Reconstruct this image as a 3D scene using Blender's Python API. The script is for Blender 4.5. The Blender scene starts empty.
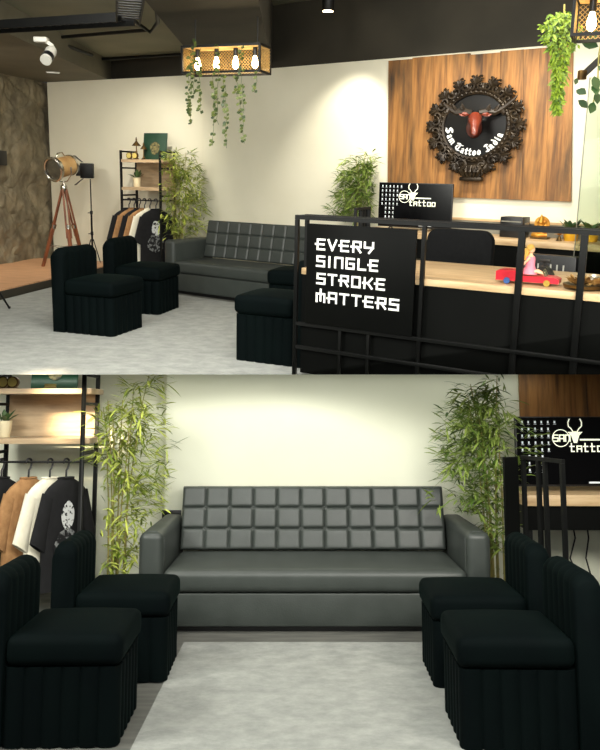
import bpy, bmesh, math, random
from mathutils import Vector, Matrix, noise
D = bpy.data; SC = bpy.context.scene; COL = SC.collection
R_ = math.radians; PI = math.pi
V = Vector
# ------------------------------------------------------------------ camera and the two sets
F, P, EYE = 760.0, 322.0, 1.42
cd = D.cameras.new('camera'); cam = D.objects.new('camera', cd); COL.objects.link(cam)
cam.location = (0, 0, EYE); cam.rotation_euler = (PI/2, 0, 0)
cd.sensor_fit = 'AUTO'; cd.sensor_width = 36; cd.lens = F/750*36; cd.shift_y = (P-375)/750
cd.clip_end = 60; SC.camera = cam
vs = SC.view_settings
vs.view_transform = 'Standard'; vs.look = 'None'; vs.gamma = 1; vs.use_curve_mapping = False; vs.exposure = .3
SC.cycles.use_denoising = True

class Room:
    """a level room with its own floor (z=0); it stands rigidly tilted in the scene"""
    def __init__(s, h, roll=0):
        t = math.atan((P-h)/F)
        s.R = Matrix.Rotation(t, 3, 'X') @ Matrix.Rotation(R_(roll), 3, 'Y')
        s.M = Matrix.Translation((0, 0, EYE)) @ s.R.to_4x4() @ Matrix.Translation((0, 0, -EYE))
    def ray(s, x, y): return s.R.transposed() @ V(((x-300)/F, 1, (P-y)/F))
    def hz(s, x, y, z):
        d = s.ray(x, y); k = (z-EYE)/d.z
        return V((d.x*k, d.y*k, z))
    def fl(s, x, y): return s.hz(x, y, 0)
    def dp(s, x, y, Y):
        d = s.ray(x, y); k = Y/d.y
        return V((d.x*k, Y, d.z*k+EYE))
    def pl(s, x, y, a, b, off=0.0):
        """point seen at a pixel on the vertical plane through a and b, moved off metres to the viewer's side"""
        n = V((-(b.y-a.y), b.x-a.x)).normalized(); d = s.ray(x, y)
        c = n.dot(V((a.x, a.y)))
        if c < 0: n = -n; c = -c
        k = (c-off)/n.dot(V((d.x, d.y)))
        return V((d.x*k, d.y*k, d.z*k+EYE))
A = Room(175, 1.2)
B = Room(410)
ROOM = {}
cur = [A]
# ------------------------------------------------------------------ materials
def lin(c):
    f = lambda v: v/12.92 if v <= .04045 else ((v+.055)/1.055)**2.4
    return tuple(f(v/255) for v in c)+(1,)
MATS = {}
def mat(name, c, rough=.6, metal=0, c2=None, scale=8, detail=4, bump=0, bscale=None, stretch=(1,1,1), lo=.35, hi=.65,
        sheen=0, sheen_c=None, emit=0, trans=0, spec=.5, coat=0, island=False, coords='Object', ior=1.45, alpha=1, nrough=.5):
    m = D.materials.new(name); m.use_nodes = True
    nt = m.node_tree; N = nt.nodes; L = nt.links; b = N['Principled BSDF']
    b.inputs['Base Color'].default_value = lin(c); b.inputs['Roughness'].default_value = rough
    b.inputs['Metallic'].default_value = metal; b.inputs['Specular IOR Level'].default_value = spec
    b.inputs['IOR'].default_value = ior; b.inputs['Alpha'].default_value = alpha
    if sheen:
        b.inputs['Sheen Weight'].default_value = sheen; b.inputs['Sheen Tint'].default_value = lin(sheen_c or c); b.inputs['Sheen Roughness'].default_value = .35
    if emit:
        b.inputs['Emission Color'].default_value = lin(c); b.inputs['Emission Strength'].default_value = emit
    if trans: b.inputs['Transmission Weight'].default_value = trans
    if coat: b.inputs['Coat Weight'].default_value = coat; b.inputs['Coat Roughness'].default_value = .1
    tc = N.new('ShaderNodeTexCoord'); mp = N.new('ShaderNodeMapping'); mp.inputs['Scale'].default_value = stretch
    L.new(tc.outputs[coords], mp.inputs['Vector'])
    if c2:
        rp = N.new('ShaderNodeValToRGB')
        rp.color_ramp.elements[0].color = lin(c); rp.color_ramp.elements[1].color = lin(c2)
        if island:
            g = N.new('ShaderNodeNewGeometry'); L.new(g.outputs['Random Per Island'], rp.inputs['Fac'])
        else:
            rp.color_ramp.elements[0].position = lo; rp.color_ramp.elements[1].position = hi
            n = N.new('ShaderNodeTexNoise'); n.inputs['Scale'].default_value = scale; n.inputs['Detail'].default_value = detail; n.inputs['Roughness'].default_value = nrough
            L.new(mp.outputs['Vector'], n.inputs['Vector']); L.new(n.outputs['Fac'], rp.inputs['Fac'])
        L.new(rp.outputs['Color'], b.inputs['Base Color'])
    if bump:
        n2 = N.new('ShaderNodeTexNoise'); n2.inputs['Scale'].default_value = bscale or scale*6; n2.inputs['Detail'].default_value = 5
        L.new(mp.outputs['Vector'], n2.inputs['Vector'])
        bp = N.new('ShaderNodeBump'); bp.inputs['Strength'].default_value = bump; bp.inputs['Distance'].default_value = .01
        L.new(n2.outputs['Fac'], bp.inputs['Height']); L.new(bp.outputs['Normal'], b.inputs['Normal'])
    MATS[name] = m
    return m
def wood(name, cols, scale=3, stretch=(6,6,.5), rough=.5, stain=None):
    """streaky wood grain along local z (or as stretched); every board gets its own patch"""
    m = D.materials.new(name); m.use_nodes = True
    nt = m.node_tree; N = nt.nodes; L = nt.links; b = N['Principled BSDF']; b.inputs['Roughness'].default_value = rough
    tc = N.new('ShaderNodeTexCoord'); oi = N.new('ShaderNodeObjectInfo'); ad = N.new('ShaderNodeVectorMath'); ad.operation = 'MULTIPLY_ADD'
    cx = N.new('ShaderNodeCombineXYZ')
    for i in range(3): L.new(oi.outputs['Random'], cx.inputs[i])
    ad.inputs[1].default_value = (9, 9, 9)
    L.new(cx.outputs[0], ad.inputs[0]); L.new(tc.outputs['Object'], ad.inputs[2])
    mp = N.new('ShaderNodeMapping'); mp.inputs['Scale'].default_value = stretch; L.new(ad.outputs[0], mp.inputs['Vector'])
    n = N.new('ShaderNodeTexNoise'); n.inputs['Scale'].default_value = scale; n.inputs['Detail'].default_value = 6; n.inputs['Roughness'].default_value = .6
    L.new(mp.outputs[0], n.inputs['Vector'])
    rp = N.new('ShaderNodeValToRGB'); e = rp.color_ramp.elements
    e[0].position = .3; e[0].color = lin(cols[0]); e[1].position = .7; e[1].color = lin(cols[-1])
    for i, c in enumerate(cols[1:-1]):
        x = e.new(.3+.4*(i+1)/(len(cols)-1)); x.color = lin(c)
    L.new(n.outputs['Fac'], rp.inputs['Fac']); out = rp.outputs['Color']
    if stain:
        n3 = N.new('ShaderNodeTexNoise'); n3.inputs['Scale'].default_value = 2.2; n3.inputs['Detail'].default_value = 5
        mp3 = N.new('ShaderNodeMapping'); mp3.inputs['Scale'].default_value = (5, 5, .7); L.new(ad.outputs[0], mp3.inputs['Vector']); L.new(mp3.outputs[0], n3.inputs['Vector'])
        r3 = N.new('ShaderNodeValToRGB'); r3.color_ramp.elements[0].position = .44; r3.color_ramp.elements[0].color = (0,0,0,1); r3.color_ramp.elements[1].position = .74
        L.new(n3.outputs['Fac'], r3.inputs['Fac'])
        mx = N.new('ShaderNodeMix'); mx.data_type = 'RGBA'; mx.inputs[7].default_value = lin(stain)
        L.new(r3.outputs['Color'], mx.inputs[0]); L.new(out, mx.inputs[6]); out = mx.outputs[2]
    L.new(out, b.inputs['Base Color'])
    bp = N.new('ShaderNodeBump'); bp.inputs['Strength'].default_value = .25; bp.inputs['Distance'].default_value = .004
    L.new(n.outputs['Fac'], bp.inputs['Height']); L.new(bp.outputs['Normal'], b.inputs['Normal'])
    MATS[name] = m; return m
M = MATS
mat('wall_paint', (222,218,196), .8, c2=(228,224,203), scale=1.5, bump=.05, bscale=60)
mat('wall_paint_pale', (228,229,208), .8, c2=(233,234,214), scale=1.5, bump=.05, bscale=60)
mat('black_paint', (44,41,32), .8, c2=(54,50,40), scale=2)
mat('ceiling_paint', (118,116,98), .8, c2=(132,130,110), scale=1.2)
mat('soffit_paint', (96,92,76), .7, c2=(108,103,86), scale=2)
mat('rough_plaster', (104,96,78), .9, c2=(140,130,106), scale=5, detail=8, bump=1.0, bscale=9)
mat('carpet_grey', (134,137,133), .85, c2=(160,162,157), scale=7, detail=15, stretch=(1,1.35,1), bump=.1, bscale=40, lo=.36, hi=.64, nrough=.72)
mat('floor_dark', (88,89,85), .5, c2=(108,108,102), scale=4, stretch=(1,6,1))
wood('ledge_wood', [(176,130,94),(204,156,116),(218,170,130)], 3, (1,9,1), .45)
wood('panel_wood', [(92,60,30),(142,96,48),(168,118,62),(122,80,40)], 2.2, (8,8,.5), .6, stain=(52,40,28))
wood('oak', [(168,136,98),(196,166,124),(210,182,142)], 3, (1,9,9), .45)
wood('shelf_wood', [(150,128,100),(176,152,120),(190,166,134)], 3, (1,8,8), .35)
wood('leg_wood', [(84,44,24),(120,68,40),(140,84,52)], 4, (6,6,1), .4)
mat('leather', (53,58,55), .42, c2=(60,65,62), scale=6, bump=.1, bscale=120, spec=.5)
mat('velvet', (3,8,9), .8, sheen=.03, sheen_c=(70,130,118), c2=(4,11,11), scale=5, spec=.06)
mat('black_metal', (9,10,10), .5, metal=0, c2=(14,15,14), scale=10, spec=.3)
mat('black_board', (6,7,6), .5, c2=(10,11,10), scale=1.5, spec=.1)
mat('black_plastic', (14,14,15), .4, c2=(18,18,19), scale=10)
mat('dark_fabric', (11,12,13), .9, c2=(16,17,18), scale=30, spec=.2)
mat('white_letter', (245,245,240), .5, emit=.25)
mat('chrome', (200,198,190), .22, metal=1)
mat('brass_dark', (120,92,48), .4, metal=.8, c2=(70,54,30), scale=12)
mat('wire_gold', (176,146,88), .5, c2=(150,120,70), scale=12)
mat('gold', (214,160,60), .35, metal=.6, c2=(170,110,40), scale=14)
mat('drum_hide', (196,160,104), .55, c2=(150,108,62), scale=3)
mat('lens_glass', (60,58,50), .1, c2=(90,84,70), scale=6, spec=.8)
mat('screen_black', (3,3,4), .18, spec=.4)
mat('icon_white', (200,206,208), .5, emit=.35)
mat('logo_pale', (226,228,206), .5, emit=.6)
mat('bulb', (255,226,170), .3, emit=26)
mat('lantern_lining', (232,200,140), .5, c2=(190,150,90), scale=6)
mat('bamboo_leaf', (92,116,30), .55, c2=(186,194,92), island=True, spec=.35)
mat('bamboo_leaf_dark', (64,94,30), .55, c2=(148,166,80), island=True, spec=.35)
mat('bamboo_stem', (166,150,84), .55, c2=(120,124,62), scale=8)
mat('vine_leaf', (34,52,20), .5, c2=(88,98,42), island=True)
mat('fern_leaf', (60,92,18), .5, c2=(142,168,44), island=True)
mat('dark_leaf', (26,52,28), .45, c2=(50,84,44), island=True)
mat('succulent', (40,70,34), .5, c2=(96,122,70), island=True)
mat('pot_cream', (226,214,180), .6, c2=(216,202,166), scale=5)
mat('pot_yellow', (222,172,40), .5, c2=(206,152,30), scale=5)
mat('pot_dark', (40,38,36), .6, c2=(52,50,46), scale=5)
mat('cloth_black', (14,14,16), .95, c2=(20,20,22), scale=20)
mat('cloth_tan', (142,104,66), .95, c2=(164,124,82), scale=20)
mat('cloth_rust', (150,96,72), .95, c2=(164,108,82), scale=20)
mat('cloth_cream', (222,216,192), .95, c2=(230,224,204), scale=20)
mat('print_white', (206,208,206), .9, c2=(20,20,22), scale=34, detail=4, lo=.53, hi=.58)
mat('print_dim', (120,122,122), .9, c2=(18,18,20), scale=30, detail=3, lo=.44, hi=.5)
mat('frame_green', (20,52,36), .5, c2=(26,62,42), scale=4)
mat('print_olive', (120,112,70), .6, c2=(30,34,24), scale=30)
mat('grey_plate', (118,116,104), .6, c2=(130,128,116), scale=5)
mat('white_plastic', (176,174,164), .5, c2=(186,184,174), scale=5)
mat('carved', (56,45,30), .42, metal=.35, c2=(34,27,20), scale=9)
mat('medallion_black', (10,10,10), .3, c2=(14,14,14), scale=4)
mat('stag_hide', (96,36,22), .35, c2=(122,52,32), scale=8, coat=.3)
mat('antler', (30,23,15), .5, c2=(48,37,24), scale=14)
mat('toy_red', (180,24,40), .4, c2=(196,34,50), scale=4)
mat('doll_skin', (226,178,140), .5, c2=(232,186,150), scale=4)
mat('doll_hair', (222,180,92), .6, c2=(196,150,64), scale=30)
mat('doll_pink', (226,120,140), .6, c2=(236,140,158), scale=10)
mat('toy_yellow', (170,140,50), .5, c2=(150,124,44), scale=5)
mat('toy_blue', (44,76,130), .5, c2=(70,120,200), scale=5)
mat('straw', (150,112,58), .8, c2=(196,156,90), island=True)
mat('petal_white', (230,226,210), .7, c2=(214,206,186), island=True)
mat('gauge_face', (206,190,110), .4, c2=(180,164,84), scale=8)
mat('glass_green', (222,232,220), .02, trans=1, ior=1.12, spec=.2)
mat('cable_black', (12,12,12), .6)
# ------------------------------------------------------------------ mesh helpers
class MB:
    def __init__(s): s.b = bmesh.new()
    def _add(s, vs, fs, mi=0):
        vv = [s.b.verts.new(v) for v in vs]
        for f in fs:
            try:
                x = s.b.faces.new([vv[i] for i in f]); x.material_index = mi
            except ValueError: pass
        return vv
    def box(s, lo, hi, bev=0, seg=2, T=None, mi=0):
        b2 = bmesh.new(); bmesh.ops.create_cube(b2, size=1)
        lo, hi = V(lo), V(hi)
        for v in b2.verts:
            v.co = V(((lo[i]+hi[i])/2+v.co[i]*(hi[i]-lo[i]) for i in range(3)))
        if bev: bmesh.ops.bevel(b2, geom=b2.edges[:], offset=bev, segments=seg, profile=.5, affect='EDGES')
        return s.merge(b2, T, mi)
    def merge(s, b2, T=None, mi=0):
        if T: b2.transform(T)
        b2.verts.ensure_lookup_table(); b2.verts.index_update()
        s._add([v.co.copy() for v in b2.verts], [[v.index for v in f.verts] for f in b2.faces], mi)
        b2.free(); return s
    def tube(s, pts, r, n=8, caps=True, mi=0):
        pts = [V(p) for p in pts]; rs = r if isinstance(r, (list, tuple)) else [r]*len(pts)
        rings = []; up = None
        for i, p in enumerate(pts):
            d = ((pts[min(i+1, len(pts)-1)]-pts[max(i-1, 0)])).normalized()
            if up is None: up = V((0,0,1)) if abs(d.z) < .9 else V((1,0,0))
            x = d.cross(up); x.normalize(); up = x.cross(d).normalized()
            rings.append([p+(x*math.cos(2*PI*k/n)+up*math.sin(2*PI*k/n))*rs[i] for k in range(n)])
        return s.loft(rings, caps, mi)
    def bar(s, a, b, w=.02, w2=None, mi=0):
        """square bar from a to b"""
        a, b = V(a), V(b); d = (b-a); l = d.length; d.normalize()
        up = V((0,0,1)) if abs(d.z) < .9 else V((0,1,0))
        x = d.cross(up).normalized(); y = x.cross(d).normalized()
        w2 = w2 or w
        T = Matrix((x, d, y)).transposed().to_4x4(); T.translation = a
        return s.box((-w/2, 0, -w2/2), (w/2, l, w2/2), 0, T=T, mi=mi)
    def loft(s, rings, caps=True, mi=0, closed=True):
        n = len(rings[0]); vv = []; fs = []
        for r in rings: vv += [V(p) for p in r]
        for i in range(len(rings)-1):
            for k in range(n if closed else n-1):
                k2 = (k+1) % n
                fs.append((i*n+k, i*n+k2, (i+1)*n+k2, (i+1)*n+k))
        if caps:
            fs.append(tuple(range(n-1, -1, -1))); fs.append(tuple((len(rings)-1)*n+k for k in range(n)))
        s._add(vv, fs, mi); return s
    def lathe(s, prof, c=(0,0,0), n=20, T=None, mi=0, caps=True):
        rings = [[V((r*math.cos(2*PI*k/n), r*math.sin(2*PI*k/n), z)) for k in range(n)] for r, z in prof]
        T = T or Matrix.Identity(4)
        rings = [[T @ p + V(c) for p in r] for r in rings]
        return s.loft(rings, caps, mi)
    def prism(s, poly, y0, y1, T=None, mi=0):
        """polygon in local x,z extruded along y"""
        n = len(poly); T = T or Matrix.Identity(4)
        vv = [T @ V((x, y0, z)) for x, z in poly]+[T @ V((x, y1, z)) for x, z in poly]
        fs = [tuple(range(n)), tuple(range(2*n-1, n-1, -1))]+[(k, n+k, n+(k+1) % n, (k+1) % n) for k in range(n)]
        s._add(vv, fs, mi); return s
    def hexa(s, p, mi=0):
        """eight corners: four of one face, four of the other, same order"""
        s._add([V(x) for x in p], [(0,1,2,3), (7,6,5,4), (0,4,5,1), (1,5,6,2), (2,6,7,3), (3,7,4,0)], mi); return s
    def ball(s, c, r, sub=2, T=None, mi=0):
        b2 = bmesh.new(); bmesh.ops.create_icosphere(b2, subdivisions=sub, radius=1)
        rr = V(r) if isinstance(r, (tuple, list)) else V((r,r,r))
        for v in b2.verts: v.co = V((v.co.x*rr.x, v.co.y*rr.y, v.co.z*rr.z))
        if T: b2.transform(T)
        b2.transform(Matrix.Translation(V(c)))
        return s.merge(b2, None, mi)
    def leaf(s, p, d, l, w, nrm=None, fold=.25, mi=0, droop=0):
        """one blade: base p, direction d"""
        d = V(d).normalized(); u = V(nrm) if nrm else V((0,0,1))
        x = d.cross(u)
        if x.length < .05: x = d.cross(V((1,0,0)))
        x.normalize(); u = x.cross(d).normalized()
        p = V(p); vs_ = [p]
        g = V((0,0,-1))
        for t, ww in ((.3, .8), (.6, 1), (.82, .55)):
            c = p+d*l*t+g*droop*l*t*t
            vs_ += [c-x*w*ww/2+u*w*fold*ww*.5, c, c+x*w*ww/2+u*w*fold*ww*.5]
        vs_.append(p+d*l+g*droop*l)
        s._add(vs_, [(0,2,1), (0,3,2), (1,2,5,4), (2,3,6,5), (4,5,8,7), (5,6,9,8), (7,8,10), (8,9,10)], mi); return s
    def build(s, name, m, parent=None, smooth=True, ang=40, sharp=True):
        me = D.meshes.new(name); b = s.b
        if len(b.faces) < 60000: bmesh.ops.recalc_face_normals(b, faces=b.faces[:])
        if smooth:
            for f in b.faces: f.smooth = True
            if sharp:
                for e in b.edges:
                    if len(e.link_faces) == 2 and e.calc_face_angle(0) > R_(ang): e.smooth = False
        b.to_mesh(me); b.free()
        for x in (m if isinstance(m, (list, tuple)) else [m]): me.materials.append(M[x])
        o = D.objects.new(name, me); COL.objects.link(o)
        if parent: o.parent = parent
        else: ROOM[o.name] = cur[0]
        return o
def tag(o, label, cat, group=None):
    o['label'] = label; o['category'] = cat
    if group: o['group'] = group
    return o
def thing(name, label, cat, loc=(0,0,0), rz=0, group=None):
    o = D.objects.new(name, None); COL.objects.link(o); o.empty_display_size = .1
    o.location = loc; o.rotation_euler = (0,0,rz); ROOM[o.name] = cur[0]
    return tag(o, label, cat, group)
def put(o, loc, rz=0): o.location = loc; o.rotation_euler = (0,0,rz); return o
def struct(name, mb, m, smooth=False):
    o = mb.build(name, m, None, smooth); o['kind'] = 'structure'; return o
def dup(root, loc, rz, label, group=None):
    def cp(o, parent):
        c = o.copy(); COL.objects.link(c)
        if parent: c.parent = parent
        for ch in kids.get(o.name, []): cp(ch, c)
        return c
    kids = {}
    for o in D.objects:
        if o.parent: kids.setdefault(o.parent.name, []).append(o)
    r = cp(root, None); r.location = loc; r.rotation_euler = (0,0,rz); ROOM[r.name] = cur[0]
    r['label'] = label
    if group: r['group'] = group
    return r
def xform(mb, T): mb.b.transform(T); return mb
def XY(p): return (p.x, p.y, 0)
# ------------------------------------------------------------------ lettering drawn with strokes
SQ = {  # square display letters on a 0..1 box
 'E': [[(1,1),(.12,1),(.12,0),(1,0)], [(-.12,.52),(.9,.52)]], 'V': [[(0,1),(.5,0),(1,1)]],
 'R': [[(.12,0),(.12,1),(1,1),(1,.5)], [(-.12,.5),(1,.5)], [(.55,.5),(1,0)]], 'Y': [[(0,1),(0,.5),(1,.5)], [(1,1),(1,.5),(.55,0)]],
 'S': [[(1,1),(.05,1),(.05,.52),(1,.52),(1,0),(0,0)]], 'I': [[(.5,1),(.5,0)]], 'N': [[(.05,0),(.05,1),(1,1),(1,0)]],
 'G': [[(1,1),(.05,1),(.05,0),(1,0),(1,.5),(.5,.5)]], 'L': [[(.1,1),(.1,0),(1,0)]], 'T': [[(0,1),(1,1)], [(.5,1),(.5,0)]],
 'O': [[(.05,0),(.05,1),(1,1),(1,0),(.05,0)]], 'K': [[(.1,1),(.1,0)], [(-.1,.5),(.55,.5)], [(1,1),(.5,.5),(1,0)]],
 'M': [[(0,0),(0,.8),(1,.8),(1,0)], [(.5,1.25),(.5,.1)]], 'A': [[(.08,0),(.08,1),(1,1),(1,0)], [(-.12,.42),(1,.42)]],
 't': [[(.3,1.25),(.3,0),(.8,0)], [(0,.8),(.8,.8)]], 'a': [[(.05,0),(.05,.85),(.95,.85),(.95,0)], [(.05,.4),(.95,.4)]], 'o': [[(.05,0),(.05,.85),(.95,.85),(.95,0),(.05,0)]],
}
def stroke_mb(polys, x, z, w, h, t, y0, y1):
    mb = MB()
    for pl in polys:
        for (a, b) in zip(pl, pl[1:]):
            ax, az, bx, bz = x+a[0]*w, z+a[1]*h, x+b[0]*w, z+b[1]*h
            dx, dz = bx-ax, bz-az; l = math.hypot(dx, dz); dx /= l; dz /= l; k = t/2
            ax -= dx*k; az -= dz*k; bx += dx*k; bz += dz*k
            mb.prism([(ax-dz*k, az+dx*k), (bx-dz*k, bz+dx*k), (bx+dz*k, bz-dx*k), (ax+dz*k, az-dx*k)], y0, y1)
    return mb
BL = {  # broken-nib letters: polylines traced with a slanted nib
 'S': [[(.95,.9),(.5,1),(.12,.8),(.2,.6),(.8,.42),(.9,.2),(.5,0),(.05,.12)], [(.5,1),(.5,0)]],
 'a': [[(.1,.55),(.5,.68),(.75,.55),(.75,.08),(.95,0)], [(.75,.35),(.2,.3),(.1,.1),(.4,0),(.75,.12)]],
 'm': [[(0,.6),(.12,.6),(.12,0)], [(.12,.55),(.36,.68),(.48,.55),(.48,0)], [(.48,.55),(.74,.68),(.86,.55),(.86,.05),(1,0)]],
 'T': [[(.0,.85),(.4,1),(.7,.88),(1,1)], [(.5,.9),(.2,.6),(.16,.2),(.5,0),(.95,.12)], [(.62,.9),(.62,.2)]],
 't': [[(.4,.95),(.4,.1),(.6,0),(.85,.1)], [(.1,.65),(.8,.65)]], 'o': [[(.5,.68),(.15,.52),(.15,.12),(.5,0),(.85,.14),(.85,.54),(.5,.68)]],
 'I': [[(.1,.9),(.5,1),(.9,.9)], [(.55,.95),(.55,.1)], [(.05,.1),(.5,0),(.9,.12)]],
 'n': [[(.05,.6),(.2,.6),(.2,0)], [(.2,.55),(.55,.68),(.78,.55),(.78,.05),(1,0)]],
 'd': [[(.4,1),(.85,.6),(.85,.12),(.5,0),(.15,.12),(.15,.5),(.5,.64),(.85,.5)]], 'i': [[(.3,.62),(.5,.62),(.5,.06),(.75,0)], [(.45,.86),(.55,.9)]],
}
def nib_mb(polys, w, h, nib, T, th=.006):
    mb = MB(); nx, nz = nib*.62, nib*.62
    for pl in polys:
        for a, b in zip(pl, pl[1:]):
            A_ = (a[0]*w, a[1]*h); B_ = (b[0]*w, b[1]*h)
            pts = sorted({(round(q[0]+s*nx+e*nib*.2, 6), round(q[1]+s*nz-e*nib*.2, 6)) for q in (A_, B_) for s in (-.5, .5) for e in (-1, 1)})
            def half(ps):
                o = []
                for p in ps:
                    while len(o) > 1 and (o[-1][0]-o[-2][0])*(p[1]-o[-2][1])-(o[-1][1]-o[-2][1])*(p[0]-o[-2][0]) <= 0: o.pop()
                    o.append(p)
                return o
            hull = half(pts)[:-1]+half(pts[::-1])[:-1]
            mb.prism(hull, -th, 0, T)
    return mb
# ------------------------------------------------------------------ velvet chair
def channel_ring(x0, x1, y0, y1, nx, ny, amp, sub=6):
    """outline of a box whose four sides are sewn into upright channels"""
    pts = []
    def side(a, b, n, out):
        a, b = V(a), V(b)
        for i in range(n*sub):
            t = i/(n*sub); f = (t*n) % 1
            pts.append(a+(b-a)*t+V(out)*amp*(math.sin(PI*f)**.5 if 0 < f < 1 else 0))
    side((x0,y0), (x1,y0), nx, (0,-1)); side((x1,y0), (x1,y1), ny, (1,0)); side((x1,y1), (x0,y1), nx, (0,1)); side((x0,y1), (x0,y0), ny, (-1,0))
    return pts
def pillow(mb, lo, hi, bev, puff, T=None, n=10):
    """upholstered block: rounded box with a puffed top"""
    b2 = bmesh.new(); bmesh.ops.create_cube(b2, size=1)
    lo, hi = V(lo), V(hi)
    for v in b2.verts: v.co = V(((lo[i]+hi[i])/2+v.co[i]*(hi[i]-lo[i]) for i in range(3)))
    bmesh.ops.bevel(b2, geom=b2.edges[:], offset=bev, segments=4, profile=.5, affect='EDGES')
    bmesh.ops.subdivide_edges(b2, edges=[e for e in b2.edges if e.calc_length() > .08], cuts=n, use_grid_fill=True)
    for v in b2.verts:
        u = (v.co.x-lo.x)/(hi.x-lo.x)*2-1; w = (v.co.y-lo.y)/(hi.y-lo.y)*2-1; k = (v.co.z-lo.z)/(hi.z-lo.z)
        if k > .5: v.co.z += puff*max(0, 1-u*u)*max(0, 1-w*w)
    mb.merge(b2, T)
CH = dict(d=.58, w=.46)
def make_chair(label, group, loc, rz):
    t = thing('lounge_chair', label, 'chair', loc, rz, group)
    b = MB(); ring = channel_ring(-.165, .278, -.214, .214, 6, 6, .012)
    b.loft([[V((p.x, p.y, z)) for p in ring] for z in (0, .15, .325)]); b.build('base', 'velvet', t, ang=60)
    s = MB(); pillow(s, (-.168, -.238, .328), (.300, .238, .455), .038, .022); s.build('seat', 'velvet', t, ang=80)
    # backrest: channelled slab with a rounded top
    k = MB(); n, sub = 6, 6; ys = [-.23+.46*i/(n*sub) for i in range(n*sub+1)]
    rings = []
    for i, y in enumerate(ys):
        f = (i/sub) % 1; bulge = .008*(math.sin(PI*f)**.5 if 0 < f < 1 else 0)
        e = abs(y)/.23; top = .715-.035*max(0, (e-.72)/.28)**2
        prof = [(-.285, 0), (-.285, top-.05)]
        for a in range(0, 9):
            th = PI-PI*a/8; prof.append((-.23+.055*math.cos(th)+bulge*(a/8), top-.05+.055*math.sin(th)+bulge*.15*math.sin(th)))
        prof += [(-.175+bulge, .42), (-.1755, .2), (-.1755, 0)]
        rings.append([V((px, y, z)) for px, z in prof])
    k.loft(rings); k.build('backrest', 'velvet', t, ang=75)
    return t
def chair_at(corner, th, side):
    """centre of a chair whose front corner stands at corner; side -1 right-hand, +1 left-hand"""
    d = V((math.cos(th), math.sin(th))); n = V((-d.y, d.x)); c = V((corner.x, corner.y))-d*.287-n*side*.222
    return (c.x, c.y, 0)
# ------------------------------------------------------------------ leather sofa (front towards -y, front edge at y=0, centred in x)
def make_sofa(label, loc, rz, W=2.2):
    t = thing('sofa', label, 'sofa', loc, rz); h = W/2; aw = .155
    a = MB(); a.box((-h+.02, .06, 0), (h-.02, .9, .034)); a.build('plinth', 'black_plastic', t)
    b = MB(); b.box((-h+aw+.002, .012, .036), (h-aw-.002, .9, .244), .012); b.build('base', 'leather', t)
    s = MB(); pillow(s, (-h+aw+.003, -.012, .247), (h-aw-.003, .70, .392), .045, .012, n=14); s.build('seat_cushion', 'leather', t, ang=70)
    for sg in (-1, 1):
        m = MB(); x0, x1 = (-h, -h+aw) if sg < 0 else (h-aw, h)
        m.box((x0, 0, .036), (x1, .93, .628), .045, 5)
        m.build('armrest', 'leather', t, ang=50)
        m = MB(); e = .004
        for yy in (.05,): m.tube([(x0-.001, yy, .1), (x0-.001, yy, .585), (x0+.045, yy, .6285), (x1-.045, yy, .6285), (x1+.001, yy, .585), (x1+.001, yy, .4)], .0035, 6)
        m.build('seam', 'leather', t)
    nu, nv, sb = 11, 3, 14; x0, x1 = -h+aw+.012, h-aw-.012; zb, zt = .402, .845
    rows = []
    for j in range(nv*sb+1):
        v = j/(nv*sb); r = []
        for i in range(nu*sb+1):
            u = i/(nu*sb); fu = (u*nu) % 1 if i < nu*sb else 1; fv = (v*nv) % 1 if j < nv*sb else 1
            pf = (1-abs(2*fu-1)**13)*(1-abs(2*fv-1)**13)
            r.append(V((x0+(x1-x0)*u, .665+.12*v-.019*pf**.6+(.02 if (j == nv*sb) else 0), zb+(zt-zb)*v+.003*pf)))
        rows.append(r)
    k = MB(); nc = nu*sb+1; vv = [p for r in rows for p in r]; fs = []
    for j in range(nv*sb):
        for i in range(nu*sb): fs.append((j*nc+i, j*nc+i+1, (j+1)*nc+i+1, (j+1)*nc+i))
    nb = len(vv); zl = [(x0, .925, zb), (x1, .925, zb), (x0, .925, zt-.01), (x1, .925, zt-.01)]; vv += [V(p) for p in zl]
    last = (nv*sb)*nc
    fs += [tuple([last+i for i in range(nc)]+[nb+3, nb+2]), tuple([i for i in range(nc-1, -1, -1)]+[nb, nb+1]),
           tuple([j*nc for j in range(nv*sb+1)]+[nb+2, nb]), tuple([j*nc+nc-1 for j in range(nv*sb, -1, -1)]+[nb+1, nb+3]), (nb, nb+2, nb+3, nb+1)]
    k._add(vv, fs); bk = k.build('tufted_backrest', 'leather', t, ang=75)
    for j in (1, 2):
        for i in range(1, nu):
            m = MB(); u = i/nu; v = j/nv
            m.ball((x0+(x1-x0)*u, .662+.12*v, zb+(zt-zb)*v), (.009, .006, .009), 1); m.build('button', 'leather', bk)
    return t
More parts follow.
